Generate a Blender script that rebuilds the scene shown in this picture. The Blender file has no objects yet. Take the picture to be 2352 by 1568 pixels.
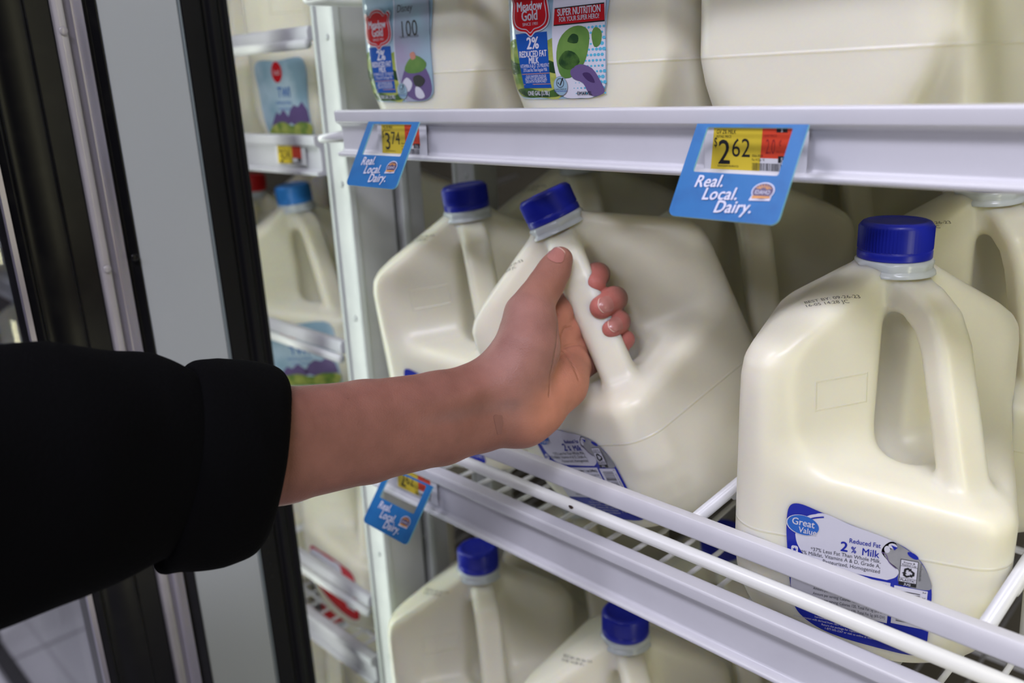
import bpy, bmesh, math, random
import numpy as np
from mathutils import Vector, Matrix, Euler
from mathutils.geometry import tessellate_polygon

ZO = 1.35                      # height of the lens above the shop floor
PI = math.pi
random.seed(4)
COL = bpy.context.scene.collection

# ------------------------------------------------------------------ camera
cam_data = bpy.data.cameras.new('camera')
cam = bpy.data.objects.new('camera', cam_data)
COL.objects.link(cam)
bpy.context.scene.camera = cam
RX = Vector((0.70283921, 0.70995397, -0.04452422))
RD = Vector((0.17812624, -0.23624748, -0.95522676))
RF = Vector((-0.68868577, 0.66343989, -0.29250543))
m = Matrix.Identity(4)
for i in range(3):
    m[i][0] = RX[i]; m[i][1] = -RD[i]; m[i][2] = -RF[i]
m[2][3] = ZO
cam.matrix_world = m
cam_data.sensor_width = 36.0
cam_data.lens = 1995.0 / 2352.0 * 36.0
cam_data.clip_start = 0.02
cam_data.clip_end = 60
cam_data.dof.use_dof = True
cam_data.dof.focus_distance = 0.525
cam_data.dof.aperture_fstop = 5.2

# ------------------------------------------------------------------ world, lights, exposure
scene = bpy.context.scene
scene.view_settings.view_transform = 'Standard'
scene.view_settings.look = 'None'
scene.view_settings.gamma = 1.0
scene.view_settings.exposure = 0.20
scene.view_settings.use_curve_mapping = False
world = bpy.data.worlds.new('shop_ambient')
scene.world = world
world.use_nodes = True
bg = world.node_tree.nodes['Background']
bg.inputs[0].default_value = (0.80, 0.78, 0.95, 1)
bg.inputs[1].default_value = 0.02

def area(name, loc, direction, sx, sy, power, color, spread=PI):
    l = bpy.data.lights.new(name, 'AREA')
    l.shape = 'RECTANGLE'; l.size = sx; l.size_y = sy
    l.energy = power; l.color = color; l.spread = spread
    o = bpy.data.objects.new(name, l)
    COL.objects.link(o)
    o.location = loc
    o.rotation_euler = Vector(direction).to_track_quat('-Z', 'Y').to_euler()
    return o

# shop ceiling luminaires, above and in front of the coolers
area('ceiling_light', (-1.3, -0.9, 3.3), (0.2, 0.35, -1), 1.2, 0.3, 50, (0.86, 0.84, 1.0))
area('ceiling_light', (0.9, -1.1, 3.3), (-0.3, 0.4, -1), 1.2, 0.3, 44, (0.86, 0.84, 1.0))
area('ceiling_light', (-0.2, -2.6, 3.2), (0, 0.8, -1), 1.6, 0.4, 26, (0.88, 0.86, 1.0))
# vertical strip lamps on the door posts, shining into the cooler
area('strip_light', (-0.752, 0.395, ZO - 0.1), (1, 0.15, 0), 0.022, 1.5, 0.95, (0.90, 1.0, 0.90))
area('strip_light', (0.13, 0.38, ZO - 0.1), (-1, 0.35, 0), 0.022, 1.5, 1.35, (1.0, 0.965, 0.62))
area('strip_light', (-0.80, 0.40, ZO - 0.1), (-1, 0.8, 0), 0.022, 1.5, 0.5, (0.95, 1.0, 0.92))

# ------------------------------------------------------------------ materials
def mat(name, color, rough=0.5, metal=0.0, spec=0.5, sss=0.0, sss_r=(1, .6, .4), sss_s=0.01,
        noise=None, bump=None, coat=0.0, emit=0.0, trans=0.0, alpha=1.0, ior=1.45):
    mt = bpy.data.materials.new(name)
    mt.use_nodes = True
    nt = mt.node_tree
    b = nt.nodes['Principled BSDF']
    c = (color[0], color[1], color[2], 1)
    b.inputs['Base Color'].default_value = c
    b.inputs['Roughness'].default_value = rough
    b.inputs['Metallic'].default_value = metal
    b.inputs['IOR'].default_value = ior
    b.inputs['Specular IOR Level'].default_value = spec
    b.inputs['Subsurface Weight'].default_value = sss
    b.inputs['Subsurface Radius'].default_value = sss_r
    b.inputs['Subsurface Scale'].default_value = sss_s
    b.inputs['Coat Weight'].default_value = coat
    b.inputs['Coat Roughness'].default_value = 0.12
    b.inputs['Transmission Weight'].default_value = trans
    b.inputs['Alpha'].default_value = alpha
    if emit:
        b.inputs['Emission Color'].default_value = c
        b.inputs['Emission Strength'].default_value = emit
    tc = nt.nodes.new('ShaderNodeTexCoord')
    if noise:                      # (scale, colour2, low, high)
        sc, c2, lo, hi = noise
        n = nt.nodes.new('ShaderNodeTexNoise'); n.inputs['Scale'].default_value = sc
        n.inputs['Detail'].default_value = 5
        nt.links.new(tc.outputs['Object'], n.inputs['Vector'])
        r = nt.nodes.new('ShaderNodeMapRange')
        r.inputs['From Min'].default_value = lo; r.inputs['From Max'].default_value = hi
        nt.links.new(n.outputs['Fac'], r.inputs['Value'])
        mx = nt.nodes.new('ShaderNodeMix'); mx.data_type = 'RGBA'
        mx.inputs['A'].default_value = c
        mx.inputs['B'].default_value = (c2[0], c2[1], c2[2], 1)
        nt.links.new(r.outputs[0], mx.inputs['Factor'])
        nt.links.new(mx.outputs['Result'], b.inputs['Base Color'])
    if bump:                       # (scale, strength, distance)
        n2 = nt.nodes.new('ShaderNodeTexNoise'); n2.inputs['Scale'].default_value = bump[0]
        n2.inputs['Detail'].default_value = 3
        nt.links.new(tc.outputs['Object'], n2.inputs['Vector'])
        bp = nt.nodes.new('ShaderNodeBump'); bp.inputs['Strength'].default_value = bump[1]
        bp.inputs['Distance'].default_value = bump[2]
        nt.links.new(n2.outputs['Fac'], bp.inputs['Height'])
        nt.links.new(bp.outputs[0], b.inputs['Normal'])
    return mt

def jug_mat(seam=0.0765):
    mt = mat('milk_filled_plastic', (0.80, 0.78, 0.64), rough=0.34, spec=0.45, sss=1.0,
             sss_r=(1.0, 0.85, 0.50), sss_s=0.012, ior=1.5)
    nt = mt.node_tree; b = nt.nodes['Principled BSDF']
    tc = nt.nodes.new('ShaderNodeTexCoord')
    sp = nt.nodes.new('ShaderNodeSeparateXYZ')
    nt.links.new(tc.outputs['Object'], sp.inputs[0])
    def M(op, a, v=None, v2=None):
        n = nt.nodes.new('ShaderNodeMath'); n.operation = op
        nt.links.new(a, n.inputs[0])
        if v is not None:
            if isinstance(v, float): n.inputs[1].default_value = v
            else: nt.links.new(v, n.inputs[1])
        return n.outputs[0]
    # the mould seam round the waist
    d = M('ABSOLUTE', M('SUBTRACT', sp.outputs[2], seam))
    ridge = M('SUBTRACT', M('MULTIPLY', d, -1.0), -0.0011)
    ridge = M('MAXIMUM', ridge, 0.0)
    # the sunk panel lettering frame on the flat beside the grip
    q = M('MULTIPLY', M('SUBTRACT', sp.outputs[0], sp.outputs[1]), 0.7071)
    t = M('MULTIPLY', M('ADD', sp.outputs[0], sp.outputs[1]), 0.7071)
    dx = M('SUBTRACT', M('ABSOLUTE', M('SUBTRACT', t, -0.046)), 0.0175)
    dz = M('SUBTRACT', M('ABSOLUTE', M('SUBTRACT', sp.outputs[2], 0.158)), 0.0085)
    bx = M('ABSOLUTE', M('MAXIMUM', dx, dz))
    fr = M('MAXIMUM', M('SUBTRACT', M('MULTIPLY', bx, -1.0), -0.0009), 0.0)
    low = M('LESS_THAN', q, 0.032 if seam > .06 else -1.0)
    fr = M('MULTIPLY', fr, low)
    n2 = nt.nodes.new('ShaderNodeTexNoise'); n2.inputs['Scale'].default_value = 900
    nt.links.new(tc.outputs['Object'], n2.inputs['Vector'])
    n3 = nt.nodes.new('ShaderNodeTexNoise'); n3.inputs['Scale'].default_value = 24
    nt.links.new(tc.outputs['Object'], n3.inputs['Vector'])
    h = M('ADD', M('MULTIPLY', ridge, 0.45), M('MULTIPLY', fr, 0.5))
    h = M('ADD', h, M('MULTIPLY', n2.outputs['Fac'], 0.00003))
    h = M('ADD', h, M('MULTIPLY', n3.outputs['Fac'], 0.0012))
    bp = nt.nodes.new('ShaderNodeBump'); bp.inputs['Strength'].default_value = 1.0
    bp.inputs['Distance'].default_value = 1.0
    nt.links.new(h, bp.inputs['Height'])
    nt.links.new(bp.outputs[0], b.inputs['Normal'])
    return mt

M_JUG = jug_mat()
M_JUGP = jug_mat(0.0545)
M_COLLAR = mat('clear_neck_plastic', (0.62, 0.67, 0.69), rough=0.2, sss=0.6, sss_r=(.8, .9, 1), sss_s=0.004)
M_CAP = mat('blue_cap_plastic', (0.012, 0.022, 0.42), rough=0.33)
M_CAPL = mat('light_blue_cap_plastic', (0.035, 0.22, 0.62), rough=0.35)
M_CAPR = mat('red_cap_plastic', (0.55, 0.01, 0.012), rough=0.35)
M_WHITE = mat('white_shelf_plastic', (0.60, 0.60, 0.63), rough=0.32, noise=(14, (0.55, 0.55, 0.58), .45, .75))
M_WIRE = mat('white_coated_wire', (0.68, 0.69, 0.69), rough=0.3)
M_POST = mat('galvanised_post', (0.52, 0.53, 0.53), rough=0.38, metal=0.25, noise=(30, (0.57, 0.58, 0.57), .4, .7))
M_POSTE = mat('post_flange_paint', (0.50, 0.53, 0.51), rough=0.35)
M_BLACK = mat('black_rubber', (0.004, 0.004, 0.005), spec=0.22, rough=0.45, bump=(160, .2, .0006))
M_BLACKG = mat('black_door_frame', (0.004, 0.004, 0.005), spec=0.28, rough=0.28, noise=(60, (0.007, 0.007, 0.007), .5, .7))
M_PANEL = mat('grey_door_panel', (0.42, 0.45, 0.47), rough=0.35)
M_STRIPC = mat('clear_plastic_strip', (0.34, 0.32, 0.33), rough=0.16, coat=0.8, noise=(9, (0.48, 0.46, 0.46), .4, .7))
M_EDGE = mat('pale_panel_edge', (0.20, 0.24, 0.26), rough=0.3)
M_GREYM = mat('brushed_metal_strip', (0.36, 0.34, 0.40), rough=0.3, metal=0.6)
M_GLASS = mat('door_glass', (0.95, 0.97, 0.97), rough=0.0, trans=1.0, ior=1.45)
M_TAG = mat('blue_sign_plastic', (0.015, 0.145, 0.40), rough=0.42, spec=0.3, noise=(45, (0.012, 0.12, 0.35), .48, .62))
M_TAGE = mat('sign_edge_plastic', (0.20, 0.50, 0.66), rough=0.25)
M_PAPERY = mat('yellow_paper', (0.66, 0.50, 0.035), rough=0.5)
M_PAPERR = mat('red_orange_paper', (0.66, 0.06, 0.022), rough=0.5)
M_PAPERW = mat('white_paper', (0.66, 0.66, 0.68), rough=0.5)
M_INK = mat('black_ink', (0.012, 0.012, 0.014), rough=0.5)
M_INKG = mat('grey_date_ink', (0.05, 0.055, 0.065), rough=0.6)
M_INKRED = mat('dark_red_ink', (0.30, 0.02, 0.02), rough=0.5)
M_INKW = mat('white_ink', (0.62, 0.62, 0.74), rough=0.4)
M_LBLUE = mat('label_royal_blue', (0.010, 0.022, 0.33), rough=0.25)
M_LBLUE2 = mat('label_mid_blue', (0.020, 0.12, 0.47), rough=0.25)
M_LSILV = mat('label_silver', (0.30, 0.31, 0.32), rough=0.25, metal=0.3, noise=(70, (0.42, 0.42, 0.43), .4, .65))
M_LWHITE = mat('label_white', (0.60, 0.60, 0.68), rough=0.25)
M_LSKY = mat('label_sky', (0.26, 0.40, 0.50), rough=0.12, noise=(22, (0.45, 0.58, 0.68), .42, .62))
M_LGREEN = mat('label_meadow_green', (0.12, 0.22, 0.04), rough=0.2, noise=(60, (0.40, 0.44, 0.10), .42, .6))
M_LGREEND = mat('label_dark_green', (0.02, 0.055, 0.02), rough=0.2, noise=(90, (0.06, 0.13, 0.03), .45, .6))
M_LRED = mat('label_red', (0.50, 0.012, 0.018), rough=0.22)
M_LMID = mat('label_band_blue', (0.012, 0.075, 0.34), rough=0.22)
M_LPURP = mat('label_lilac', (0.33, 0.30, 0.42), rough=0.2, noise=(16, (0.30, 0.45, 0.52), .4, .65))
M_LPURPD = mat('label_purple', (0.13, 0.09, 0.22), rough=0.25)
M_LDOT = mat('label_light_blue', (0.10, 0.42, 0.60), rough=0.22)
M_ORANGE = mat('orange_ink', (0.62, 0.27, 0.05), rough=0.4)
M_PURPLE = mat('dark_purple_ink', (0.05, 0.025, 0.10), rough=0.4)
M_FABRIC = mat('black_knit_fabric', (0.0022, 0.0022, 0.0026), rough=0.95, spec=0.06, bump=(520, .5, .0008))
M_WALLI = mat('cooler_back_wall', (0.20, 0.18, 0.12), rough=0.6)
M_SKIN = None

def skin_mat():
    mt = mat('skin', (0.50, 0.26, 0.19), rough=0.46, spec=0.35, sss=0.35, sss_r=(1.0, 0.35, 0.2), sss_s=0.006)
    return mt

def make_skin():
    mt = mat('skin', (0.50, 0.26, 0.19), rough=0.47, spec=0.25, sss=0.3, sss_r=(1.0, 0.35, 0.2), sss_s=0.005)
    nt = mt.node_tree; b = nt.nodes['Principled BSDF']
    at = nt.nodes.new('ShaderNodeAttribute'); at.attribute_name = 'skin_tone'
    tc = nt.nodes.new('ShaderNodeTexCoord')
    n = nt.nodes.new('ShaderNodeTexNoise'); n.inputs['Scale'].default_value = 55; n.inputs['Detail'].default_value = 6
    nt.links.new(tc.outputs['Object'], n.inputs['Vector'])
    r = nt.nodes.new('ShaderNodeMapRange'); r.inputs['From Min'].default_value = .3; r.inputs['From Max'].default_value = .7
    r.inputs['To Min'].default_value = .86; r.inputs['To Max'].default_value = 1.10
    nt.links.new(n.outputs['Fac'], r.inputs['Value'])
    mx = nt.nodes.new('ShaderNodeVectorMath'); mx.operation = 'MULTIPLY'
    nt.links.new(at.outputs['Color'], mx.inputs[0]); nt.links.new(r.outputs[0], mx.inputs[1])
    nt.links.new(mx.outputs[0], b.inputs['Base Color'])
    w = nt.nodes.new('ShaderNodeTexVoronoi'); w.inputs['Scale'].default_value = 900
    nt.links.new(tc.outputs['Object'], w.inputs['Vector'])
    n2 = nt.nodes.new('ShaderNodeTexNoise'); n2.inputs['Scale'].default_value = 130; n2.inputs['Detail'].default_value = 4; n2.inputs['Distortion'].default_value = 1.5
    nt.links.new(tc.outputs['Object'], n2.inputs['Vector'])
    ad = nt.nodes.new('ShaderNodeMath'); ad.operation = 'MULTIPLY_ADD'
    nt.links.new(n2.outputs['Fac'], ad.inputs[0]); ad.inputs[1].default_value = 1.1
    nt.links.new(w.outputs['Distance'], ad.inputs[2])
    bp = nt.nodes.new('ShaderNodeBump'); bp.inputs['Strength'].default_value = .28; bp.inputs['Distance'].default_value = .0005
    fo = nt.nodes.new('ShaderNodeAttribute'); fo.attribute_name = 'skin_fold'
    b2 = nt.nodes.new('ShaderNodeBump'); b2.inputs['Strength'].default_value = 1.0; b2.inputs['Distance'].default_value = .0010
    nt.links.new(fo.outputs['Fac'], b2.inputs['Height']); nt.links.new(b2.outputs[0], bp.inputs['Normal'])
    nt.links.new(ad.outputs[0], bp.inputs['Height']); nt.links.new(bp.outputs[0], b.inputs['Normal'])
    return mt
M_SKIN = make_skin()
# ------------------------------------------------------------------ object helpers
def tag(o, label=None, cat=None, group=None, kind=None):
    if label: o['label'] = label
    if cat: o['category'] = cat
    if group: o['group'] = group
    if kind: o['kind'] = kind
    return o

def empty(name, loc=(0, 0, 0), rot=(0, 0, 0)):
    o = bpy.data.objects.new(name, None)
    o.empty_display_size = 0.03
    COL.objects.link(o); o.location = loc; o.rotation_euler = rot
    return o

def mesh_obj(name, verts, faces, mats, parent=None, smooth=True, midx=None):
    me = bpy.data.meshes.new(name)
    me.from_pydata([tuple(v) for v in verts], [], [tuple(f) for f in faces])
    me.update()
    if not isinstance(mats, (list, tuple)): mats = [mats]
    for x in mats: me.materials.append(x)
    if midx is not None: me.polygons.foreach_set('material_index', midx)
    if smooth: me.polygons.foreach_set('use_smooth', [True] * len(me.polygons))
    o = bpy.data.objects.new(name, me)
    COL.objects.link(o)
    if parent: o.parent = parent
    return o

def bm_obj(name, bm, mats, parent=None, smooth=False, bevel=0.0, seg=2):
    me = bpy.data.meshes.new(name)
    bmesh.ops.recalc_face_normals(bm, faces=bm.faces[:])
    bm.to_mesh(me); bm.free()
    if not isinstance(mats, (list, tuple)): mats = [mats]
    for x in mats: me.materials.append(x)
    if smooth: me.polygons.foreach_set('use_smooth', [True] * len(me.polygons))
    o = bpy.data.objects.new(name, me)
    COL.objects.link(o)
    if parent: o.parent = parent
    if bevel:
        b = o.modifiers.new('bevel', 'BEVEL'); b.width = bevel; b.segments = seg
        b.limit_method = 'ANGLE'; b.angle_limit = 0.6
        me.polygons.foreach_set('use_smooth', [True] * len(me.polygons))
        w = o.modifiers.new('wn', 'WEIGHTED_NORMAL'); w.keep_sharp = True
    return o

def box(bm, x0, x1, y0, y1, z0, z1):
    v = [bm.verts.new(p) for p in [(x0, y0, z0), (x1, y0, z0), (x1, y1, z0), (x0, y1, z0),
                                   (x0, y0, z1), (x1, y0, z1), (x1, y1, z1), (x0, y1, z1)]]
    for f in [(0, 3, 2, 1), (4, 5, 6, 7), (0, 1, 5, 4), (1, 2, 6, 5), (2, 3, 7, 6), (3, 0, 4, 7)]:
        bm.faces.new([v[i] for i in f])

def tube(bm, pts, r, n=10):
    pts = [Vector(p) for p in pts]
    rings = []
    up = None
    for i, p in enumerate(pts):
        d = (pts[min(i + 1, len(pts) - 1)] - pts[max(i - 1, 0)]).normalized()
        if up is None:
            up = Vector((0, 0, 1)) if abs(d.z) < 0.9 else Vector((1, 0, 0))
        a = d.cross(up).normalized(); b = a.cross(d).normalized(); up = b
        rings.append([bm.verts.new(p + a * r * math.cos(2 * PI * k / n) + b * r * math.sin(2 * PI * k / n)) for k in range(n)])
    for i in range(len(rings) - 1):
        for k in range(n):
            bm.faces.new([rings[i][k], rings[i][(k + 1) % n], rings[i + 1][(k + 1) % n], rings[i + 1][k]])
    bm.faces.new(rings[0][::-1]); bm.faces.new(rings[-1])

def bend(pts, rad=0.008, n=5):
    """polyline with rounded corners"""
    pts = [Vector(p) for p in pts]
    out = [pts[0]]
    for i in range(1, len(pts) - 1):
        a, p, c = pts[i - 1], pts[i], pts[i + 1]
        d1 = (a - p); d2 = (c - p)
        r = min(rad, d1.length * .45, d2.length * .45)
        s = p + d1.normalized() * r; e = p + d2.normalized() * r
        for k in range(n + 1):
            t = k / n
            out.append(s * (1 - t) ** 2 + p * 2 * t * (1 - t) + e * t * t)
    out.append(pts[-1])
    return out

def extrude_profile(bm, prof, x0, x1, axis='x'):
    """closed profile of (y, z) swept along x, or of (x, y) swept along z"""
    ring = []
    for s in (x0, x1):
        if axis == 'x': ring.append([bm.verts.new((s, p[0], p[1])) for p in prof])
        else: ring.append([bm.verts.new((p[0], p[1], s)) for p in prof])
    n = len(prof)
    for k in range(n):
        bm.faces.new([ring[0][k], ring[0][(k + 1) % n], ring[1][(k + 1) % n], ring[1][k]])
    bm.faces.new(ring[0][::-1]); bm.faces.new(ring[1])

def copy_tree(o, parent=None):
    c = o.copy(); COL.objects.link(c)
    if parent: c.parent = parent
    for ch in o.children: copy_tree(ch, c)
    return c

# ------------------------------------------------------------------ implicit surfaces
def surface(F, lo, hi, step, name=None, iters=3):
    """mesh of F(P) = 0 by surface nets, then pulled onto the surface"""
    lo = np.array(lo, float); hi = np.array(hi, float)
    n = np.ceil((hi - lo) / step).astype(int) + 1
    ax = [lo[i] + step * np.arange(n[i]) for i in range(3)]
    V = np.empty(tuple(n), np.float32)
    for i in range(n[0]):                      # slab by slab keeps memory low
        Y, Z = np.meshgrid(ax[1], ax[2], indexing='ij')
        P = np.stack([np.full(Y.size, ax[0][i]), Y.ravel(), Z.ravel()], 1)
        V[i] = F(P).reshape(n[1], n[2])
    S = V < 0
    c = [S[a:n[0] - 1 + a, b:n[1] - 1 + b, d:n[2] - 1 + d] for a in (0, 1) for b in (0, 1) for d in (0, 1)]
    tot = sum(x.astype(np.int8) for x in c)
    act = (tot > 0) & (tot < 8)
    idx = -np.ones(act.shape, np.int64)
    I, J, K = np.nonzero(act)
    idx[I, J, K] = np.arange(len(I))
    acc = np.zeros((len(I), 3)); cnt = np.zeros(len(I))
    corners = [(a, b, d) for a in (0, 1) for b in (0, 1) for d in (0, 1)]
    for A in corners:
        for k in range(3):
            if A[k] == 0:
                B = list(A); B[k] = 1
                va = V[I + A[0], J + A[1], K + A[2]]; vb = V[I + B[0], J + B[1], K + B[2]]
                mk = (va < 0) != (vb < 0)
                t = np.where(mk, va / np.where(mk, va - vb, 1), 0)
                p = np.array(A, float)[None] + 0 * acc
                p[:, k] += t
                acc[mk] += p[mk]; cnt[mk] += 1
    P = lo + step * (np.stack([I, J, K], 1) + acc / cnt[:, None])
    faces = []
    for k in range(3):
        o1, o2 = (k + 1) % 3, (k + 2) % 3
        sl0 = [slice(1, -1)] * 3; sl0[k] = slice(0, -1); sl1 = list(sl0); sl1[k] = slice(1, None)
        A = S[tuple(sl0)]; B = S[tuple(sl1)]
        E = np.argwhere(A != B)
        base = E.copy(); base[:, o1] += 1; base[:, o2] += 1     # lattice coordinates of the edge start
        ins = A[tuple(E.T)]
        q = []
        for (da, db) in ((-1, -1), (0, -1), (0, 0), (-1, 0)):
            cc = base.copy(); cc[:, o1] += da; cc[:, o2] += db
            q.append(idx[tuple(cc.T)])
        q = np.stack(q, 1)
        q[~ins] = q[~ins][:, ::-1]
        faces.append(q)
    faces = np.concatenate(faces)
    e = step * 0.25
    for _ in range(iters):
        f = F(P)
        g = np.stack([(F(P + np.eye(3)[k] * e) - F(P - np.eye(3)[k] * e)) / (2 * e) for k in range(3)], 1)
        g2 = np.maximum((g * g).sum(1), 0.05)
        s = -(f / g2)[:, None] * g
        L = np.linalg.norm(s, axis=1, keepdims=True)
        s *= np.minimum(1, step * 0.5 / np.maximum(L, 1e-12))
        P = P + s
    return P, faces

def smin(a, b, k):
    h = np.clip(0.5 + 0.5 * (b - a) / k, 0, 1)
    return b * (1 - h) + a * h - k * h * (1 - h)

def smax(a, b, k): return -smin(-a, -b, k)

def capsule(P, a, b, ra, rb):
    a = np.asarray(a, float); b = np.asarray(b, float)
    ab = b - a
    t = np.clip(((P - a) @ ab) / (ab @ ab + 1e-12), 0, 1)
    return np.linalg.norm(P - a - t[:, None] * ab, axis=1) - (ra + (rb - ra) * t)

# ------------------------------------------------------------------ the milk jug
_z = np.array([-.01, 0, .006, .014, .025, .04, .055, .15, .167, .1775, .185, .1935, .2015, .2102, .2185, .2240, .229, .26])
_h = np.array([.0695, .0695, .0710, .0725, .0738, .0747, .0752, .0752, .0750, .0738, .0703, .0625, .0525, .0412, .0308, .0230, .0195, .0195])
_r = np.array([.061, .061, .055, .047, .038, .028, .022, .022, .022, .023, .025, .027, .027, .026, .0255, .0228, .0195, .0195])
_zz = np.linspace(-.01, .26, 541)
_k = np.hanning(13); _k /= _k.sum()
def _tab(v):
    t = np.interp(_zz, _z, v); p = np.pad(t, 6, mode='edge'); return np.convolve(p, _k, 'valid')
_ht, _rt = _tab(_h), _tab(_r)

HANDLE = [(.010, .2130), (.0255, .2070), (.0375, .1985), (.0450, .185), (.0520, .162), (.0615, .130), (.0680, .110), (.0750, .096)]
S2 = 1 / math.sqrt(2)

def jug_f(P, handle=True):
    x, y, z = P[:, 0], P[:, 1], P[:, 2]
    h = np.interp(z, _zz, _ht); r = np.minimum(np.interp(z, _zz, _rt), h - 1e-4)
    qx = np.abs(x) - (h - r); qy = np.abs(y) - (h - r)
    d = np.sqrt(np.maximum(qx, 0) ** 2 + np.maximum(qy, 0) ** 2) + np.minimum(np.maximum(qx, qy), 0) - r
    d = smax(d, -z, 0.010)
    d = smax(d, z - 0.235, 0.002)
    q = (x - y) * S2; t = (x + y) * S2
    if handle:
        D = np.interp(z, [.10, .15, .19, .215, .235], [.022, .0185, .0160, .013, .014])
        zl = .121 - .20 * (q - .02)
        cut = smax(D - q, (zl - z) * .97, 0.020)
        # finger groove behind the grip
        Q = np.stack([q, t, z], 1)
        gr = capsule(Q, (.024, 0, .126), (.018, 0, .190), .0195, .015)
        cut = smin(cut, gr, 0.010)
        d = smax(d, -cut, 0.011)
        hh = None
        for a, b in zip(HANDLE[:-1], HANDLE[1:]):
            ax = np.array([a[0], 0, a[1]]); bx = np.array([b[0], 0, b[1]])
            ab = bx - ax; L = np.linalg.norm(ab); u = ab / L
            s = np.clip((Q - ax) @ u, 0, L)
            R = Q - ax - s[:, None] * u
            nrm = np.array([u[2], 0, -u[0]])
            a1 = np.abs(R[:, 1]) - .0062; b1 = np.abs(R @ nrm) - .0030; c1 = R @ u
            v = np.sqrt(np.maximum(a1, 0) ** 2 + np.maximum(b1, 0) ** 2 + c1 ** 2) - .0062
            hh = v if hh is None else np.minimum(hh, v)
        d = smin(d, hh, 0.009)
    else:
        # the handle-less side has a shallow notch under each foot corner
        g = capsule(np.stack([q, t, z], 1), (.079, 0, -.006), (.100, 0, .050), .017, .004)
        d = smax(d, -g, 0.008)
    return d

JV, JF = surface(jug_f, (-.079, -.079, -.003), (.079, .079, .238), 0.0022)
JPV, JPF = surface(lambda P: jug_f(P, False), (-.079, -.079, -.003), (.079, .079, .238), 0.003)

def jug_mesh(name, V, Fc, m_):
    me = bpy.data.meshes.new(name)
    me.from_pydata(V.tolist(), [], Fc.tolist()); me.update()
    me.materials.append(m_)
    me.polygons.foreach_set('use_smooth', [True] * len(me.polygons))
    return me
ME_JUG = jug_mesh('jug_body', JV, JF, M_JUG)
ME_JUGP = jug_mesh('jug_body_plain', JPV, JPF, M_JUGP)

def lathe(name, prof, n, m_, ridges=None):
    """prof: (r, z) list; ridges: (i0, i1, count, depth)"""
    bm = bmesh.new(); rings = []
    for i, (r, z) in enumerate(prof):
        ring = []
        for k in range(n):
            a = 2 * PI * k / n; rr = r
            if ridges and ridges[0] <= i <= ridges[1]:
                rr += ridges[3] * (1 if k % 2 else -1) * .5
            ring.append(bm.verts.new((rr * math.cos(a), rr * math.sin(a), z)))
        rings.append(ring)
    for i in range(len(rings) - 1):
        for k in range(n):
            bm.faces.new([rings[i][k], rings[i][(k + 1) % n], rings[i + 1][(k + 1) % n], rings[i + 1][k]])
    bm.faces.new(rings[-1]); bm.faces.new(rings[0][::-1])
    me = bpy.data.meshes.new(name)
    bmesh.ops.recalc_face_normals(bm, faces=bm.faces[:])
    bm.to_mesh(me); bm.free(); me.materials.append(m_)
    me.polygons.foreach_set('use_smooth', [True] * len(me.polygons))
    return me

def cap_mesh(name, m_):
    prof = [(.0196, .2288), (.0204, .2290), (.0206, .2296), (.0206, .2330), (.0203, .2335), (.0199, .2338), (.0199, .2345),
            (.0199, .2470), (.0195, .2486), (.0186, .2497), (.0172, .2503), (.0158, .2503), (.0152, .2497), (.0146, .2495), (.006, .2495), (.001, .2495)]
    return lathe(name, prof, 128, m_, ridges=(6, 7, 64, .0015))
ME_CAP = cap_mesh('screw_cap', M_CAP); ME_CAPL = cap_mesh('screw_cap_light', M_CAPL); ME_CAPR = cap_mesh('screw_cap_red', M_CAPR)

def collar_mesh():
    """clear neck ring with the little ratchet lugs under the cap"""
    n = 96; bm = bmesh.new(); rings = []
    prof = [(.0232, .2200), (.0228, .2216), (.0218, .2228), (.0210, .2236), (.0214, .2250), (.0216, .2268), (.0210, .2284), (.0190, .2293)]
    for i, (r, z) in enumerate(prof):
        ring = []
        for k in range(n):
            a = 2 * PI * k / n
            bumpv = 0.0008 * max(0, math.sin(a * 7)) ** 2 if i in (3, 4, 5) else 0
            ring.append(bm.verts.new(((r + bumpv) * math.cos(a), (r + bumpv) * math.sin(a), z)))
        rings.append(ring)
    for i in range(len(rings) - 1):
        for k in range(n):
            bm.faces.new([rings[i][k], rings[i][(k + 1) % n], rings[i + 1][(k + 1) % n], rings[i + 1][k]])
    me = bpy.data.meshes.new('neck_collar')
    bmesh.ops.recalc_face_normals(bm, faces=bm.faces[:])
    bm.to_mesh(me); bm.free(); me.materials.append(M_COLLAR)
    me.polygons.foreach_set('use_smooth', [True] * len(me.polygons))
    return me
ME_COLLAR = collar_mesh()
# ------------------------------------------------------------------ flat artwork (labels, signs, print)
_fc = {}
def text2d(s, size, sx=1.0, bold=0.0, shear=0.0, align='LEFT', track=1.0, res=3):
    cu = bpy.data.curves.new('t', 'FONT')
    cu.body = s; cu.size = size; cu.shear = shear
    cu.align_x = align; cu.space_character = track; cu.resolution_u = res
    cu.fill_mode = 'FRONT'
    ob = bpy.data.objects.new('t', cu); COL.objects.link(ob)
    dg = bpy.context.evaluated_depsgraph_get()
    me = bpy.data.meshes.new_from_object(ob.evaluated_get(dg))
    V = [(v.co.x * sx, v.co.y) for v in me.vertices]
    F = [tuple(p.vertices) for p in me.polygons]
    bpy.data.objects.remove(ob); bpy.data.curves.remove(cu); bpy.data.meshes.remove(me)
    return V, F

def catmull(pts, n=6, closed=True):
    out = []; N = len(pts)
    for i in range(N if closed else N - 1):
        p0, p1, p2, p3 = [np.array(pts[(i + k) % N if closed else min(max(i + k, 0), N - 1)], float) for k in (-1, 0, 1, 2)]
        for t in np.arange(n) / n:
            out.append(tuple(.5 * ((2 * p1) + (-p0 + p2) * t + (2 * p0 - 5 * p1 + 4 * p2 - p3) * t * t + (-p0 + 3 * p1 - 3 * p2 + p3) * t ** 3)))
    return out

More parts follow.
